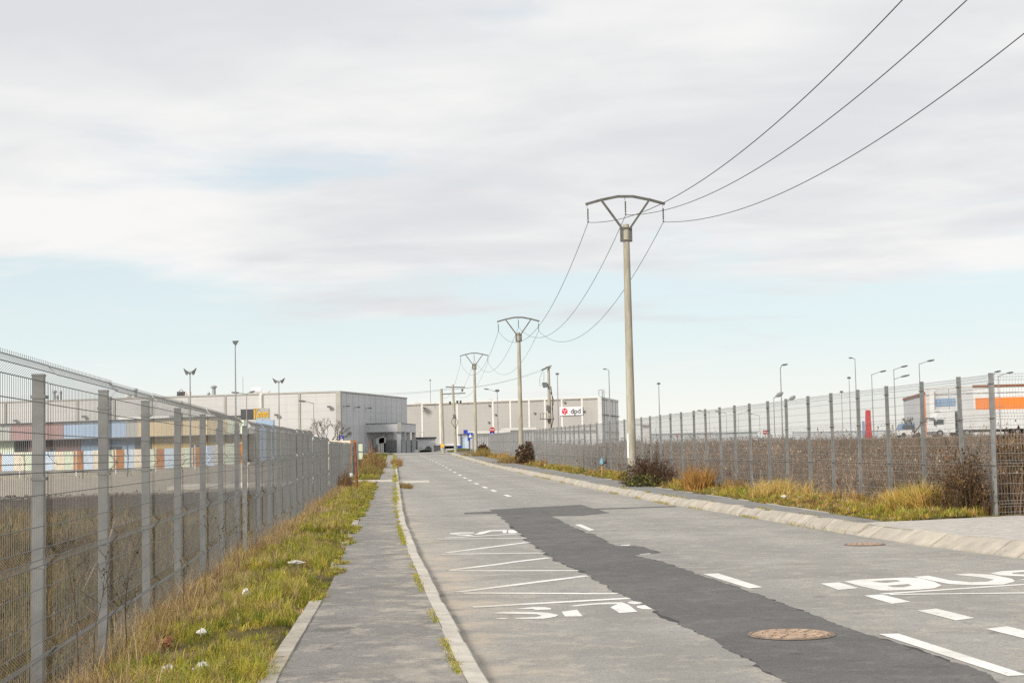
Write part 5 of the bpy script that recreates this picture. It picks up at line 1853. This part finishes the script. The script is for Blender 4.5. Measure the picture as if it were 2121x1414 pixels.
# --- left verge
parts = []
for n, y0, y1, bias, ws, per in ((7600, 7.2, 32, 1.5, 1.0, 26), (6500, 28, 66, 1.2, 1.8, 15), (1500, 72, 165, 1.1, 3.0, 14)):
    U, Y = ground_pts(-1.95, -.10, y0, y1, n, bias)
    edge = u_walk(Y) - .07 + (vnoise(U * 0, Y, .7, 4) - .5) * .26
    edge = np.where(Y > 66, -.16, edge)
    fence_u = np.where(Y < 23.5, -1.84, -1.60 + .0175 * (Y - 22.6) - bend(Y))
    nz = vnoise(U, Y, .5, 1) * .55 + vnoise(U, Y, 1.7, 2) * .45
    keep = (U < edge) & (U > fence_u - .25) & (RNG.random(n) < np.clip((nz - .22) * 2.6, .05, 1))
    U, Y, nz, fu, edge = U[keep], Y[keep], nz[keep], fence_u[keep], edge[keep]
    m = len(U)
    dry = np.clip((fu + .42 + (vnoise(U, Y, .9, 8) - .5) * .9 - U) / .4, 0, 1) + .08 + .35 * (vnoise(U, Y, .7, 9) > .74)
    isdry = RNG.random(m) < dry
    col = palette(GREEN, [4, 3, 3, 1.6], m)
    col[isdry] = palette(TAN, [3, 2, 2, 1.5], isdry.sum())
    h = (.05 + .17 * nz) * RNG.uniform(.6, 1.5, m)
    h[isdry] *= 1.3
    h *= 1 - .5 * np.clip((U - (edge - .2)) / .2, 0, 1)
    parts.append(tufts(U, Y, per, RNG.uniform(.02, .05, m) * (1 + .25 * (ws - 1)), h, (.0055 + .003 * RNG.random(m)) * ws, col))
    if y0 < 60:
        nc = n // 7
        Y = y0 + (y1 - y0) * RNG.random(nc) ** bias
        lobes = np.clip((vnoise(Y, Y * 0, .45, 91) + vnoise(Y, Y * 0, 1.7, 92) - .85) * .35, 0, .16)
        keep = (lobes > .01) & (Y > 13.2)
        Y, lobes = Y[keep], lobes[keep]
        U = u_walk(Y) - .06 + lobes * RNG.random(len(Y))
        m = len(U)
        parts.append(tufts(U, Y, 18, RNG.uniform(.015, .04, m), RNG.uniform(.03, .075, m), np.full(m, .006 * ws), palette(GREEN + TAN[1:2], [3, 4, 2, 1, 2], m), dz=.075, flop=1.3))
    # thin matted layer between the tussocks
    n2 = n * 5
    U, Y = ground_pts(-1.95, -.10, y0, y1, n2, bias)
    edge = np.where(Y > 66, -.16, u_walk(Y) - .05 + (vnoise(U * 0, Y, .7, 4) - .5) * .26)
    fu = np.where(Y < 23.5, -1.84, -1.60 + .0175 * (Y - 22.6) - bend(Y))
    keep = (U < edge) & (U > fu - .25)
    U, Y = U[keep], Y[keep]
    m = len(U)
    parts.append(blades(to_xyz(U, Y), RNG.uniform(.02, .07, m), RNG.uniform(.004, .008, m) * ws, RNG.uniform(.6, 1.8, m), palette(GREEN + TAN, [2, 3, 1, 1, 2, 3, 1, 3], m) * .8))
V, T, C = join(parts)
np_obj('grass', V, T, C, 'blade', label='green and yellow verge grass between the left fence and the sidewalk')
# tall dry stalks at the foot of the left fence
parts = []
for n, y0, y1 in ((6500, 7, 30), (4000, 30, 66)):
    U, Y = ground_pts(-2.1, -1.05, y0, y1, n, 1.3)
    fu = np.where(Y < 23.5, -1.84, -1.60 + .0175 * (Y - 22.6) - bend(Y))
    U = fu + RNG.normal(.08, .17, n)
    keep = RNG.random(n) < vnoise(Y * 0, Y, 1.3, 5) * 1.2
    U, Y = U[keep], Y[keep]
    m = len(U)
    parts.append(blades(to_xyz(U, Y), RNG.uniform(.15, .55, m) * (.5 + .7 * vnoise(U, Y, 1.5, 12)), RNG.uniform(.003, .007, m), RNG.uniform(.15, .8, m), palette(TAN, [3, 2, 2.5, 2], m)))
V, T, C = join(parts)
np_obj('dry_grass', V, T, C, 'blade', label='tall straw-coloured dry grass along the foot of the left fence')
# grass tufts in the joint behind the left kerb and beside the right kerb
parts = []
n = 26000
Y = 7 + 158 * RNG.random(n) ** 1.6
mask = np.maximum(vnoise(Y, Y * 0, .55, 21), .0) * (.4 + .9 * vnoise(Y, Y * 0, 3.1, 22))
keep = RNG.random(n) < np.clip((mask - .36) * 3.0, 0, 1)
Y = Y[keep]
m = len(Y)
U = .585 + RNG.normal(0, .02 + .035 * (Y > 35), m)
P = np.stack([U + bend(Y), Y, rise(Y) + .085], 1)
parts.append(blades(P, RNG.uniform(.015, .045, m) * (1 + .5 * (Y > 20) + 2.0 * (Y > 58)), RNG.uniform(.004, .008, m) * (1 + Y / 40), RNG.uniform(.3, 1.2, m), palette(GREEN + TAN[:1], [4, 4, 2, 1, 1.5], m)))
n = 12000
Y = 24 + 130 * RNG.random(n) ** 1.3
keep = RNG.random(n) < np.clip((vnoise(Y, Y * 0, 1.6, 31) - .5) * 3, 0, 1)
Y = Y[keep]
m = len(Y)
s_ = RNG.random(m) < .5
U = u_right(Y) + np.where(s_, .26, -.03) + RNG.normal(0, .03, m)
P = np.stack([U + bend(Y), Y, rise(Y) + np.where(s_, .16, 0)], 1)
parts.append(blades(P, RNG.uniform(.03, .09, m), RNG.uniform(.008, .014, m), RNG.uniform(.3, 1.2, m), palette(GREEN + TAN[:2], [2, 3, 2, 1, 2, 2], m)))
V, T, C = join(parts)
np_obj('kerb_grass', V, T, C, 'blade', label='small grass tufts growing in the kerb joints')
# clumps of orange-brown weeds at the far left kerb
# --- right verge
parts = []
for n, y0, y1, ws, per in ((4200, 24.4, 62, 1.7, 20), (5200, 55, 165, 3.0, 15)):
    U, Y = ground_pts(8.35, 11.0, y0, y1, n, 1.3)
    fu = np.where(Y < 74, 10.75, 10.75 + .019 * (Y - 74)) - bend(Y) + .1
    k = Y > np.interp(U + bend(Y), [8.1, 9.2, 11.1], [24.4, 24.65, 25.4])
    nz = vnoise(U, Y, .7, 41) * .5 + vnoise(U, Y, 2.4, 42) * .5
    edge = u_verge(Y) + .10 + .16 * vnoise(U * 0, Y, .8, 40)
    keep = k & (U > edge) & (U < fu) & (RNG.random(n) < np.clip((nz - .2) * 2.4, .08, 1))
    U, Y, nz, fu, edge = U[keep], Y[keep], nz[keep], fu[keep], edge[keep]
    m = len(U)
    near_f = np.clip((U - (fu - .8)) / .7, 0, 1)
    gold = vnoise(U, Y, 3.3, 44)
    isdry = RNG.random(m) < .22 + .5 * near_f * (gold > .35) + .45 * (gold > .62)
    col = palette([(.40, .37, .06), (.24, .26, .045), (.50, .43, .09), (.50, .40, .13)], [4, 2, 3, 1.5], m)
    col[isdry] = palette([(.62, .40, .12), (.46, .28, .10), (.56, .43, .22), (.22, .12, .065)], [3, 2, 2, 1.3], isdry.sum())
    h = (.06 + .17 * nz + .14 * near_f * nz + .18 * (gold > .66) * near_f) * RNG.uniform(.6, 1.4, m)
    h *= .4 + .6 * np.clip((U - edge) / .5, 0, 1)
    parts.append(tufts(U, Y, per, RNG.uniform(.03, .07, m), h, RNG.uniform(.006, .009, m) * ws, col))
    n2 = n * 4
    U, Y = ground_pts(8.35, 11.0, y0, y1, n2, 1.3)
    k = (Y > np.interp(U + bend(Y), [8.1, 9.2, 11.1], [24.4, 24.65, 25.4])) & (U > u_verge(Y) + .06)
    U, Y = U[k], Y[k]
    m = len(U)
    parts.append(blades(to_xyz(U, Y), RNG.uniform(.03, .10, m), RNG.uniform(.006, .010, m) * ws, RNG.uniform(.5, 1.6, m), palette([(.30, .28, .05), (.20, .20, .04), (.36, .25, .10), (.16, .10, .05)], [3, 2, 2, 2], m)))
V, T, C = join(parts)
np_obj('grass', V, T, C, 'blade', label='yellow-green verge grass between the pavement and the right fence')

# --- dry field grass behind the left fence
parts = []
for n, x0, x1, y0, y1, hh in ((34000, -5.2, -1.95, 6.5, 30, .36), (30000, -16, -2.2, 14, 41, .34), (6000, -3.4, -1.7, 30, 62, .35)):
    X = x0 + (x1 - x0) * RNG.random(n)
    Y = y0 + (y1 - y0) * RNG.random(n) ** 1.2
    nz = vnoise(X, Y, 1.1, 51)
    keep = RNG.random(n) < .3 + nz
    X, Y, nz = X[keep], Y[keep], nz[keep]
    m = len(X)
    P = np.stack([X, Y, terrain(X - bend(Y), Y) - .1], 1)
    green = RNG.random(m) < .22 * (vnoise(X, Y, 2.0, 52) > .5)
    col = palette([(.27, .19, .09), (.18, .125, .06), (.36, .26, .13), (.09, .065, .035), (.22, .18, .06)], [3, 3, 1.5, 2.5, 2], m)
    col *= (.5 + .85 * vnoise(X, Y, 1.6, 53))[:, None]
    col[green] = palette([(.14, .15, .045)], [1], green.sum())
    parts.append(blades(P, hh * (.5 + nz) * RNG.uniform(.5, 1.3, m) + .1, RNG.uniform(.004, .010, m) * (1 + .05 * Y), RNG.uniform(.1, .7, m), col))
V, T, C = join(parts)
np_obj('field_grass', V, T, C, 'blade', label='brown dead grass in the field behind the left fence')
# clods of dug soil
parts = []
n = 9000
X = RNG.uniform(-42, -2.4, n)
Y = RNG.uniform(37, 66, n)
s = RNG.uniform(.02, .085, n) * (.5 + vnoise(X, Y, 3, 61))
c0 = np.array([(1, 0, 0), (-.5, .87, 0), (-.5, -.87, 0), (.1, .1, .9)])
rot = RNG.uniform(0, 6.28, n)
V = np.einsum('ij,nj->nij', np.ones((4, 1)), np.zeros((n, 1)))
base = c0[None] * s[:, None, None] * RNG.uniform(.6, 1.4, (n, 4, 1))
cr, sr = np.cos(rot)[:, None], np.sin(rot)[:, None]
bx_ = base[..., 0] * cr - base[..., 1] * sr
by_ = base[..., 0] * sr + base[..., 1] * cr
V = np.stack([bx_ + X[:, None], by_ + Y[:, None], base[..., 2] + terrain(X - bend(Y), Y)[:, None] - .02], -1).reshape(-1, 3)
b = np.arange(n)[:, None] * 4
T = np.concatenate([b + [[0, 1, 3]], b + [[1, 2, 3]], b + [[2, 0, 3]]], 1).reshape(-1, 3)
C = np.repeat(palette([(.06, .045, .035), (.10, .075, .055), (.14, .11, .085)], [3, 2, 1], n), 4, 0)
np_obj('soil_clods', V, T, C, 'twig', label='dark clods of dug soil in the field behind the left fence')


# --- dead weeds of the right-hand field
def weed_proto(seed, leaf=14):
    rr = np.random.default_rng(seed)
    V, T, C = [], [], []

    def tri(a, b, c, col):
        k = len(V)
        V.extend([a, b, c])
        T.append((k, k + 1, k + 2))
        C.extend([col] * 3)

    def stalk(p, q, w, col):
        p, q = np.array(p), np.array(q)
        az = rr.uniform(0, np.pi)
        s = np.array([np.cos(az), np.sin(az), 0]) * w
        tri(p - s, p + s, q, col)
    main = []
    for k in range(7):
        b = rr.normal(0, .13, 2)
        t_ = b + rr.normal(0, .12, 2)
        hh = rr.uniform(.5, 1.0)
        main.append((np.array([*b, 0]), np.array([*t_, hh])))
        stalk(main[-1][0], main[-1][1], rr.uniform(.006, .012), tuple(np.array((1, .95, .88)) * rr.uniform(.6, 1.35)))
    for k in range(16):
        a, b = main[rr.integers(7)]
        p = a + (b - a) * rr.uniform(.3, .95)
        d = np.array([*rr.normal(0, .09, 2), rr.uniform(.08, .26)])
        stalk(p, p + d, .006, (.85, .8, .72))
        for j in range(2):
            e = p + d * rr.uniform(.6, 1.05)
            sd = rr.uniform(.007, .02)
            col = (1.5, 1.42, 1.3) if rr.random() < .4 else (.42, .38, .35)
            tri(e - np.array([sd, 0, 0]), e + np.array([sd * .4, sd, 0]), e + np.array([0, 0, sd * 2.6]), col)
    for k in range(leaf):
        a, b = main[rr.integers(7)]
        p = a + (b - a) * rr.uniform(.05, .8) + rr.normal(0, .03, 3)
        o = np.array([*rr.normal(0, .03, 2), 0])
        tri(p, p + o, p + o * .4 - np.array([0, 0, rr.uniform(.04, .12)]), tuple(np.array((1, .92, .82)) * rr.uniform(.35, 1.2)))
    return np.array(V), np.array(T), np.array(C)


def scatter(protos, X, Y, Z, S, col):
    out = []
    idx = RNG.integers(0, len(protos), len(X))
    for i, (V, T, C) in enumerate(protos):
        k = np.where(idx == i)[0]
        if not len(k):
            continue
        r = RNG.uniform(0, 6.28, len(k))
        c, s = np.cos(r)[:, None], np.sin(r)[:, None]
        sc = S[k][:, None]
        vx = (V[None, :, 0] * c - V[None, :, 1] * s) * sc + X[k][:, None]
        vy = (V[None, :, 0] * s + V[None, :, 1] * c) * sc + Y[k][:, None]
        vz = V[None, :, 2] * sc + Z[k][:, None]
        VV = np.stack([vx, vy, vz], -1).reshape(-1, 3)
        TT = (T[None] + (np.arange(len(k)) * len(V))[:, None, None]).reshape(-1, 3)
        CC = (C[None] * col[k][:, None, :]).reshape(-1, 3)
        out.append((VV, TT, CC))
    return join(out)


protos = [weed_proto(i) for i in range(7)]
Xs, Ys, Ss = [], [], []
for n, x0, x1, y0, y1, s0, s1 in ((7200, 11.0, 17.5, 26.2, 120, .75, 1.15), (5200, 17, 46, 27, 175, .7, 1.05), (3400, 40, 120, 60, 205, .55, .8), (2000, 11.0, 12.8, 26, 80, .5, 1.35), (900, 11.4, 42, 30, 120, 1.1, 1.7), (300, 60, 100, 150, 205, .5, .9)):
    X = RNG.uniform(x0, x1, n)
    Y = y0 + (y1 - y0) * RNG.random(n) ** 1.25
    keep = (X > 10.95 + np.clip((Y - 74) * .019, 0, 9)) & (RNG.random(n) < .35 + .8 * vnoise(X, Y, 4, 71)) & (X / Y < .62)
    Xs.append(X[keep])
    Ys.append(Y[keep])
    Ss.append(RNG.uniform(s0, s1, keep.sum()) * (.75 + .5 * vnoise(X[keep], Y[keep], 6, 72)))
X, Y, S_ = np.concatenate(Xs), np.concatenate(Ys), np.concatenate(Ss)
Z = terrain(X - bend(Y), Y) - .06
col = palette([(.185, .132, .092), (.29, .21, .142), (.10, .072, .052), (.21, .13, .075)], [3, 2.2, 2.2, 1], len(X))
col *= (.55 + .6 * vnoise(X, Y, 3.5, 77) + .45 * vnoise(X, Y, 1.1, 78))[:, None]
col[(X < 12.6) & (RNG.random(len(X)) < .45)] *= 1.45
V, T, C = scatter(protos, X, Y, Z, S_, col)
np_obj('dead_weeds', V, T, C, 'twig', label='brown dead weeds covering the field behind the right fence')


# --- single weeds with dark burrs at the left fence
def burr_weed(X, Y, h, lean_, label, seed):
    rr = random.Random(seed)
    z = gz(X, Y)
    t = thing('burr_weed', label, 'plant', (X, Y, z), 'dead burr weeds at the left fence')
    m = MB()
    b = MB()
    top = (X + lean_[0], Y + lean_[1], z + h)
    mid = (X + lean_[0] * .4 + rr.uniform(-.03, .03), Y + lean_[1] * .4, z + h * .55)
    m.tube([(X, Y, z - .05), mid, top], [.004, .003, .002], 4)
    for k in range(8):
        f = rr.uniform(.35, 1)
        p = Vector(mid).lerp(Vector(top), (f - .35) / .65)
        d = Vector((rr.uniform(-.12, .12), rr.uniform(-.18, .18), rr.uniform(.02, .2)))
        m.tube([p, p + d], [.002, .0015], 3)
        for j in range(2):
            b.sphere(tuple(p + d * rr.uniform(.3, 1.05) + Vector((rr.uniform(-.012, .012), 0, rr.uniform(-.01, .01)))), rr.uniform(.004, .0095), 5, 3)
    part('stem', m, 'bark', t)
    part('burrs', b, 'bark', t)['kind'] = 'stuff'


for i, (X, Y, h, ln, lb) in enumerate(((-1.72, 9.75, .95, (-.1, .05), 'tall dead burr weed right of the nearest fence post'), (-1.68, 9.95, .72, (.05, .35), 'dead burr weed leaning towards the second fence post'), (-1.76, 10.9, .8, (.0, .1), 'dead burr weed in front of the second fence post'),
                                       (-1.70, 11.6, .62, (.02, -.15), 'short dead burr weed behind the second fence post'), (-1.62, 14.4, .6, (.05, .2), 'dead burr weed between the third and fourth fence posts'), (-1.58, 15.9, .75, (.03, .3), 'dead burr weed at the fourth fence post'),
                                       (-1.55, 17.2, .7, (-.02, .3), 'dead burr weed at the fifth fence post'), (-1.5, 19.5, .8, (-.06, .2), 'dead burr weed at the sixth fence post'))):
    burr_weed(X, Y, h, ln, lb, i)


# --- bushes
def bush(X, Y, rx, ry, rz, n, cols, wts, label, stems=26, leaf=.05, seed=1, name='bush', z=None, spiky=.25):
    rr = np.random.default_rng(seed)
    z = gz(X, Y) if z is None else z
    t = thing(name, label, 'bush', (X, Y, z))
    m = MB()
    tips = []
    for k in range(stems):
        a = rr.uniform(0, 6.28)
        q = rr.uniform(.25, 1.1)
        e = np.array([X + rx * q * math.cos(a), Y + ry * q * math.sin(a), z + rz * rr.uniform(.5, 1.15) * (1.15 - .5 * q)])
        mid = np.array([X + rx * .35 * q * math.cos(a), Y + ry * .35 * q * math.sin(a), z + (e[2] - z) * .65])
        m.tube([(X + rr.normal(0, .1 * rx), Y + rr.normal(0, .1 * ry), z - .05), tuple(mid), tuple(e)], [.010, .007, .003], 4)
        tips.append((mid, e))
    part('stems', m, 'bark', t)['kind'] = 'stuff'
    # leaves hang on the stems and fill the mound unevenly
    th = rr.uniform(0, 6.28, n)
    rad = rr.random(n) ** .6
    lump = .65 + .5 * vnoise(np.cos(th) * 2 + 5, np.sin(th) * 2 + 5, .6, seed)
    hh = rr.random(n)
    P = np.stack([X + rx * rad * lump * np.cos(th), Y + ry * rad * lump * np.sin(th), z + rz * hh * np.sqrt(np.clip(1 - (rad * .92) ** 2, 0, 1)) * lump * 1.15], 1)
    k = int(n * spiky)
    ti = rr.integers(0, stems, k)
    f = rr.random(k)[:, None]
    A = np.array([a for a, _ in tips])[ti]
    B = np.array([b for _, b in tips])[ti]
    P[:k] = A + (B - A) * f + rr.normal(0, .03, (k, 3))
    d1 = rr.normal(0, 1, (n, 3))
    d1 /= np.linalg.norm(d1, axis=1)[:, None]
    d2 = np.cross(d1, rr.normal(0, 1, (n, 3)))
    d2 /= np.linalg.norm(d2, axis=1)[:, None]
    s = (leaf * rr.uniform(.5, 1.3, n))[:, None]
    V = np.stack([P - d1 * s, P - d2 * s * .5, P + d1 * s, P + d2 * s * .5], 1).reshape(-1, 3) - np.array([X, Y, z])
    b = np.arange(n)[:, None] * 4
    T = np.concatenate([b + [[0, 1, 2]], b + [[0, 2, 3]]], 1).reshape(-1, 3)
    global RNG
    C = np.repeat(palette(cols, wts, n, .3), 4, 0)
    np_obj('foliage', V, T, C, 'leafy', t, kind='part')
    return t


def tuft(X, Y, rx, ry, rz, n, cols, wts, label, stems=0, leaf=.05, seed=1, spiky=0.0):
    rr = np.random.default_rng(seed)
    z = gz(X, Y)
    t = thing('grass_tuft', label, 'grass tuft', (X, Y, z))
    k = 14
    cx, cy = rr.normal(0, .45 * rx, k), rr.normal(0, .45 * ry, k)
    i = rr.integers(0, k, n)
    P = np.stack([cx[i] + rr.normal(0, .16 * rx, n), cy[i] + rr.normal(0, .16 * ry, n), np.zeros(n)], 1)
    P[:, 2] = terrain(P[:, 0] + X - bend(P[:, 1] + Y), P[:, 1] + Y) - z - .03
    hs = rr.uniform(.6, 1.15, k)[i]
    h = rz * hs * rr.uniform(.45, 1.15, n)
    V, T, C = blades(P, h, rr.uniform(.007, .014, n) * (1 + Y / 60), rr.uniform(.1, .95, n), palette(cols, wts, n, .25))
    np_obj('blades', V, T, C, 'blade', t, kind='part')
    return t


def clump(X, Y, rx, ry, h, n, cols, wts, label, seed=1, name='dry_bush'):
    global RNG
    keep, RNG = RNG, np.random.default_rng(seed)
    z = gz(X, Y)
    t = thing(name, label, 'bush', (X, Y, z))
    a, q = RNG.uniform(0, 6.28, n), RNG.random(n) ** .55
    x, y = rx * q * np.cos(a), ry * q * np.sin(a)
    S = h * (1.1 - .55 * q) * RNG.uniform(.6, 1.15, n)
    zz = terrain(X + x - bend(Y + y), Y + y) - z - .05
    V, T, C = scatter(protos, x, y, zz, S, palette(cols, wts, n, .25))
    np_obj('stalks', V, T, C, 'twig', t, kind='part')
    RNG = keep
    return t


DARK = [(.045, .040, .020), (.10, .045, .030), (.07, .065, .030), (.16, .08, .05), (.10, .10, .045)]
clump(9.9, 52.3, 1.1, 2.0, 1.2, 70, [(.10, .05, .035), (.15, .08, .05), (.06, .05, .03)], [3, 2, 2], 'wispy dark brown weeds round the foot of the nearest power pole', 33)
bush(9.8, 52.2, 1.0, 1.7, .9, 1500, DARK, [3, 4, 2, 2, 1], 'dark red-brown bramble bush at the foot of the nearest power pole', 60, .036, 3, spiky=.6)
bush(9.05, 49.6, .7, 1.5, .5, 1500, [(.10, .10, .03), (.05, .05, .02), (.20, .19, .05)], [2, 2, 1], 'low green-brown bramble spilling onto the pavement before the pole bush', 14, .05, 13)
bush(11.0, 100.8, .9, 2.4, 1.25, 2200, DARK, [3, 4, 2, 2, 1], 'dark shrub beside the middle power pole', 20, .09, 4)
tuft(9.95, 104.6, .7, 2.4, .7, 1500, [(.36, .25, .09), (.18, .12, .06), (.28, .20, .08)], [2, 1, 1], 'golden tuft bush left of the middle power pole', 14, .09, 14)
bush(11.9, 149.5, .6, 2.0, .9, 900, DARK, [3, 3, 2, 2, 1], 'small dark shrub beside the farthest power pole', 12, .11, 5)
tuft(10.7, 140.0, .9, 4.0, .9, 1500, [(.38, .27, .09), (.26, .22, .07), (.20, .12, .06)], [3, 2, 1], 'golden bush before the farthest power pole', 14, .11, 6)
clump(-.62, 60.0, .30, 2.0, .95, 60, [(.17, .09, .055), (.12, .075, .05), (.24, .15, .09)], [3, 2, 2], 'reddish brown dead weed clump against the end of the left fence', 12)
clump(.85, 101.0, .85, 5.5, 1.35, 190, [(.24, .15, .075), (.34, .23, .10), (.16, .11, .06), (.34, .27, .10)], [3, 3, 2, 2], 'large dry brown bush beside the far sidewalk', 15)
BR_ = [(.06, .045, .028), (.15, .08, .04), (.24, .15, .07), (.11, .11, .045), (.34, .23, .11)]
clump(10.5, 26.0, .55, .6, 1.2, 60, [(.14, .085, .05), (.22, .13, .06), (.08, .055, .035), (.20, .16, .06)], [3, 3, 3, 1], 'tangled brown bramble in front of the corner fence post', 7, 'bramble')
clump(10.25, 25.9, .35, .4, .6, 34, [(.14, .085, .05), (.20, .13, .06), (.08, .055, .035), (.22, .20, .06)], [3, 3, 3, 2], 'low brown bramble beside the golden mound at the right fence', 21, 'bramble')
clump(11.9, 26.8, 1.4, .9, 1.5, 150, [(.12, .08, .045), (.20, .13, .07), (.07, .05, .03), (.30, .20, .11)], [3, 3, 3, 1], 'brown bramble thicket behind the corner fence at the right edge', 8, 'bramble')
clump(14.6, 27.6, 1.6, 1.0, 1.3, 90, [(.12, .08, .045), (.20, .13, .07), (.07, .05, .03), (.30, .20, .11)], [3, 3, 3, 1], 'bramble thicket further right behind the corner fence', 18, 'bramble')
bush(10.55, 26.0, .7, .5, 1.1, 800, BR_, [4, 3, 2, 2, 1], 'arching bramble canes with few leaves at the corner fence post', 46, .026, 27, spiky=.8, name='bramble')
tuft(9.85, 26.8, .42, .6, .6, 3200, [(.42, .36, .06), (.66, .44, .13), (.30, .29, .06), (.72, .52, .20)], [2, 3, 1, 2], 'golden yellow grass mound leaning over the right verge', 30, .05, 9, spiky=.5)
tuft(9.75, 44.5, .5, 1.1, .75, 1500, [(.50, .30, .09), (.40, .22, .07), (.26, .12, .05)], [3, 2, 1], 'orange dry tuft right of the nearest power pole', 22, .045, 10, spiky=.5)
tuft(9.9, 36.5, .55, 1.6, .5, 1800, [(.68, .48, .18), (.54, .40, .14), (.40, .35, .09)], [3, 2, 1], 'pale golden tuft below the middle of the right fence', 22, .045, 11, spiky=.5)
tuft(.45, 86.0, .75, 3.0, .5, 3000, [(.34, .27, .09), (.24, .21, .07), (.30, .20, .08)], [3, 2, 1], 'low yellow grass mound before the large dry bush', 20, .05, 16, spiky=.3)
tuft(2.72, 112.0, .32, 7.0, .55, 2200, [(.32, .19, .08), (.26, .15, .06), (.38, .27, .12)], [3, 2, 2], 'orange-brown weeds growing along the far left kerb', 24, .055, 17, spiky=.3)
tuft(1.80, 61.0, .30, 3.2, .28, 1500, [(.26, .15, .07), (.20, .17, .05), (.32, .22, .10)], [3, 2, 2], 'brown-green weeds growing over the left kerb before the crossing', 14, .04, 19, spiky=.3)


# --- bare shrub before the warehouse
def bare_tree(X, Y, h, label, seed):
    rr = random.Random(seed)
    z = gz(X, Y)
    t = thing('bare_tree', label, 'tree', (X, Y, z))
    tr, br = MB(), MB()
    tr.tube([(X, Y, z - .2), (X + .05, Y, z + h * .18)], [.11, .09], 7)

    def grow(p, d, L, r, lv):
        q = p + d * L
        mid = p.lerp(q, .5) + Vector((rr.uniform(-.06, .06), rr.uniform(-.06, .06), 0)) * L
        br.tube([p, mid, q], [r, r * .85, r * .65], 4 if lv < 2 else 3, False)
        if lv == 5:
            return
        for k in range(2 if lv < 3 else 3):
            dd = (d + Vector((rr.uniform(-.62, .62), rr.uniform(-.6, .6), rr.uniform(-.18, .35)))).normalized()
            grow(q, dd, L * rr.uniform(.6, .85), r * .68, lv + 1)
    for k in range(6):
        a = 6.28 * k / 6 + rr.uniform(-.3, .3)
        grow(Vector((X + .05, Y, z + h * .17)), Vector((math.cos(a) * .7, math.sin(a) * .6, .8)).normalized(), h * .24, .075, 0)
    part('trunk', tr, 'bark', t)
    part('crown', br, 'bark', t)


bare_tree(sx(681, 165, 905), 165, 4.6, 'rounded leafless shrub in front of the pale warehouse corner', 4)
bare_tree(sx(1893, 200, 880), 200, 3.4, 'leafless shrub beside the orange corner strip', 6)
# strip of lawn beside the far crossing
for x0, x1, y0, y1, lb in ((sx(748, 165), sx(800, 165), 160, 166, 'short bright lawn strip before the dark doorway'), (sx(930, 196), sx(972, 196), 192, 200, 'short lawn strip at the foot of the utility pole')):
    n = 9000
    X = RNG.uniform(x0, x1, n)
    Y = RNG.uniform(y0, y1, n)
    P = np.stack([X, Y, np.array(terrain(X - bend(Y), Y)) - .02], 1)
    V, T, C = blades(P, RNG.uniform(.1, .3, n), RNG.uniform(.03, .05, n), RNG.uniform(.2, .8, n), palette([(.20, .24, .05), (.15, .19, .04), (.30, .28, .08)], [3, 2, 1], n))
    np_obj('lawn', V, T, C, 'blade', label=lb)
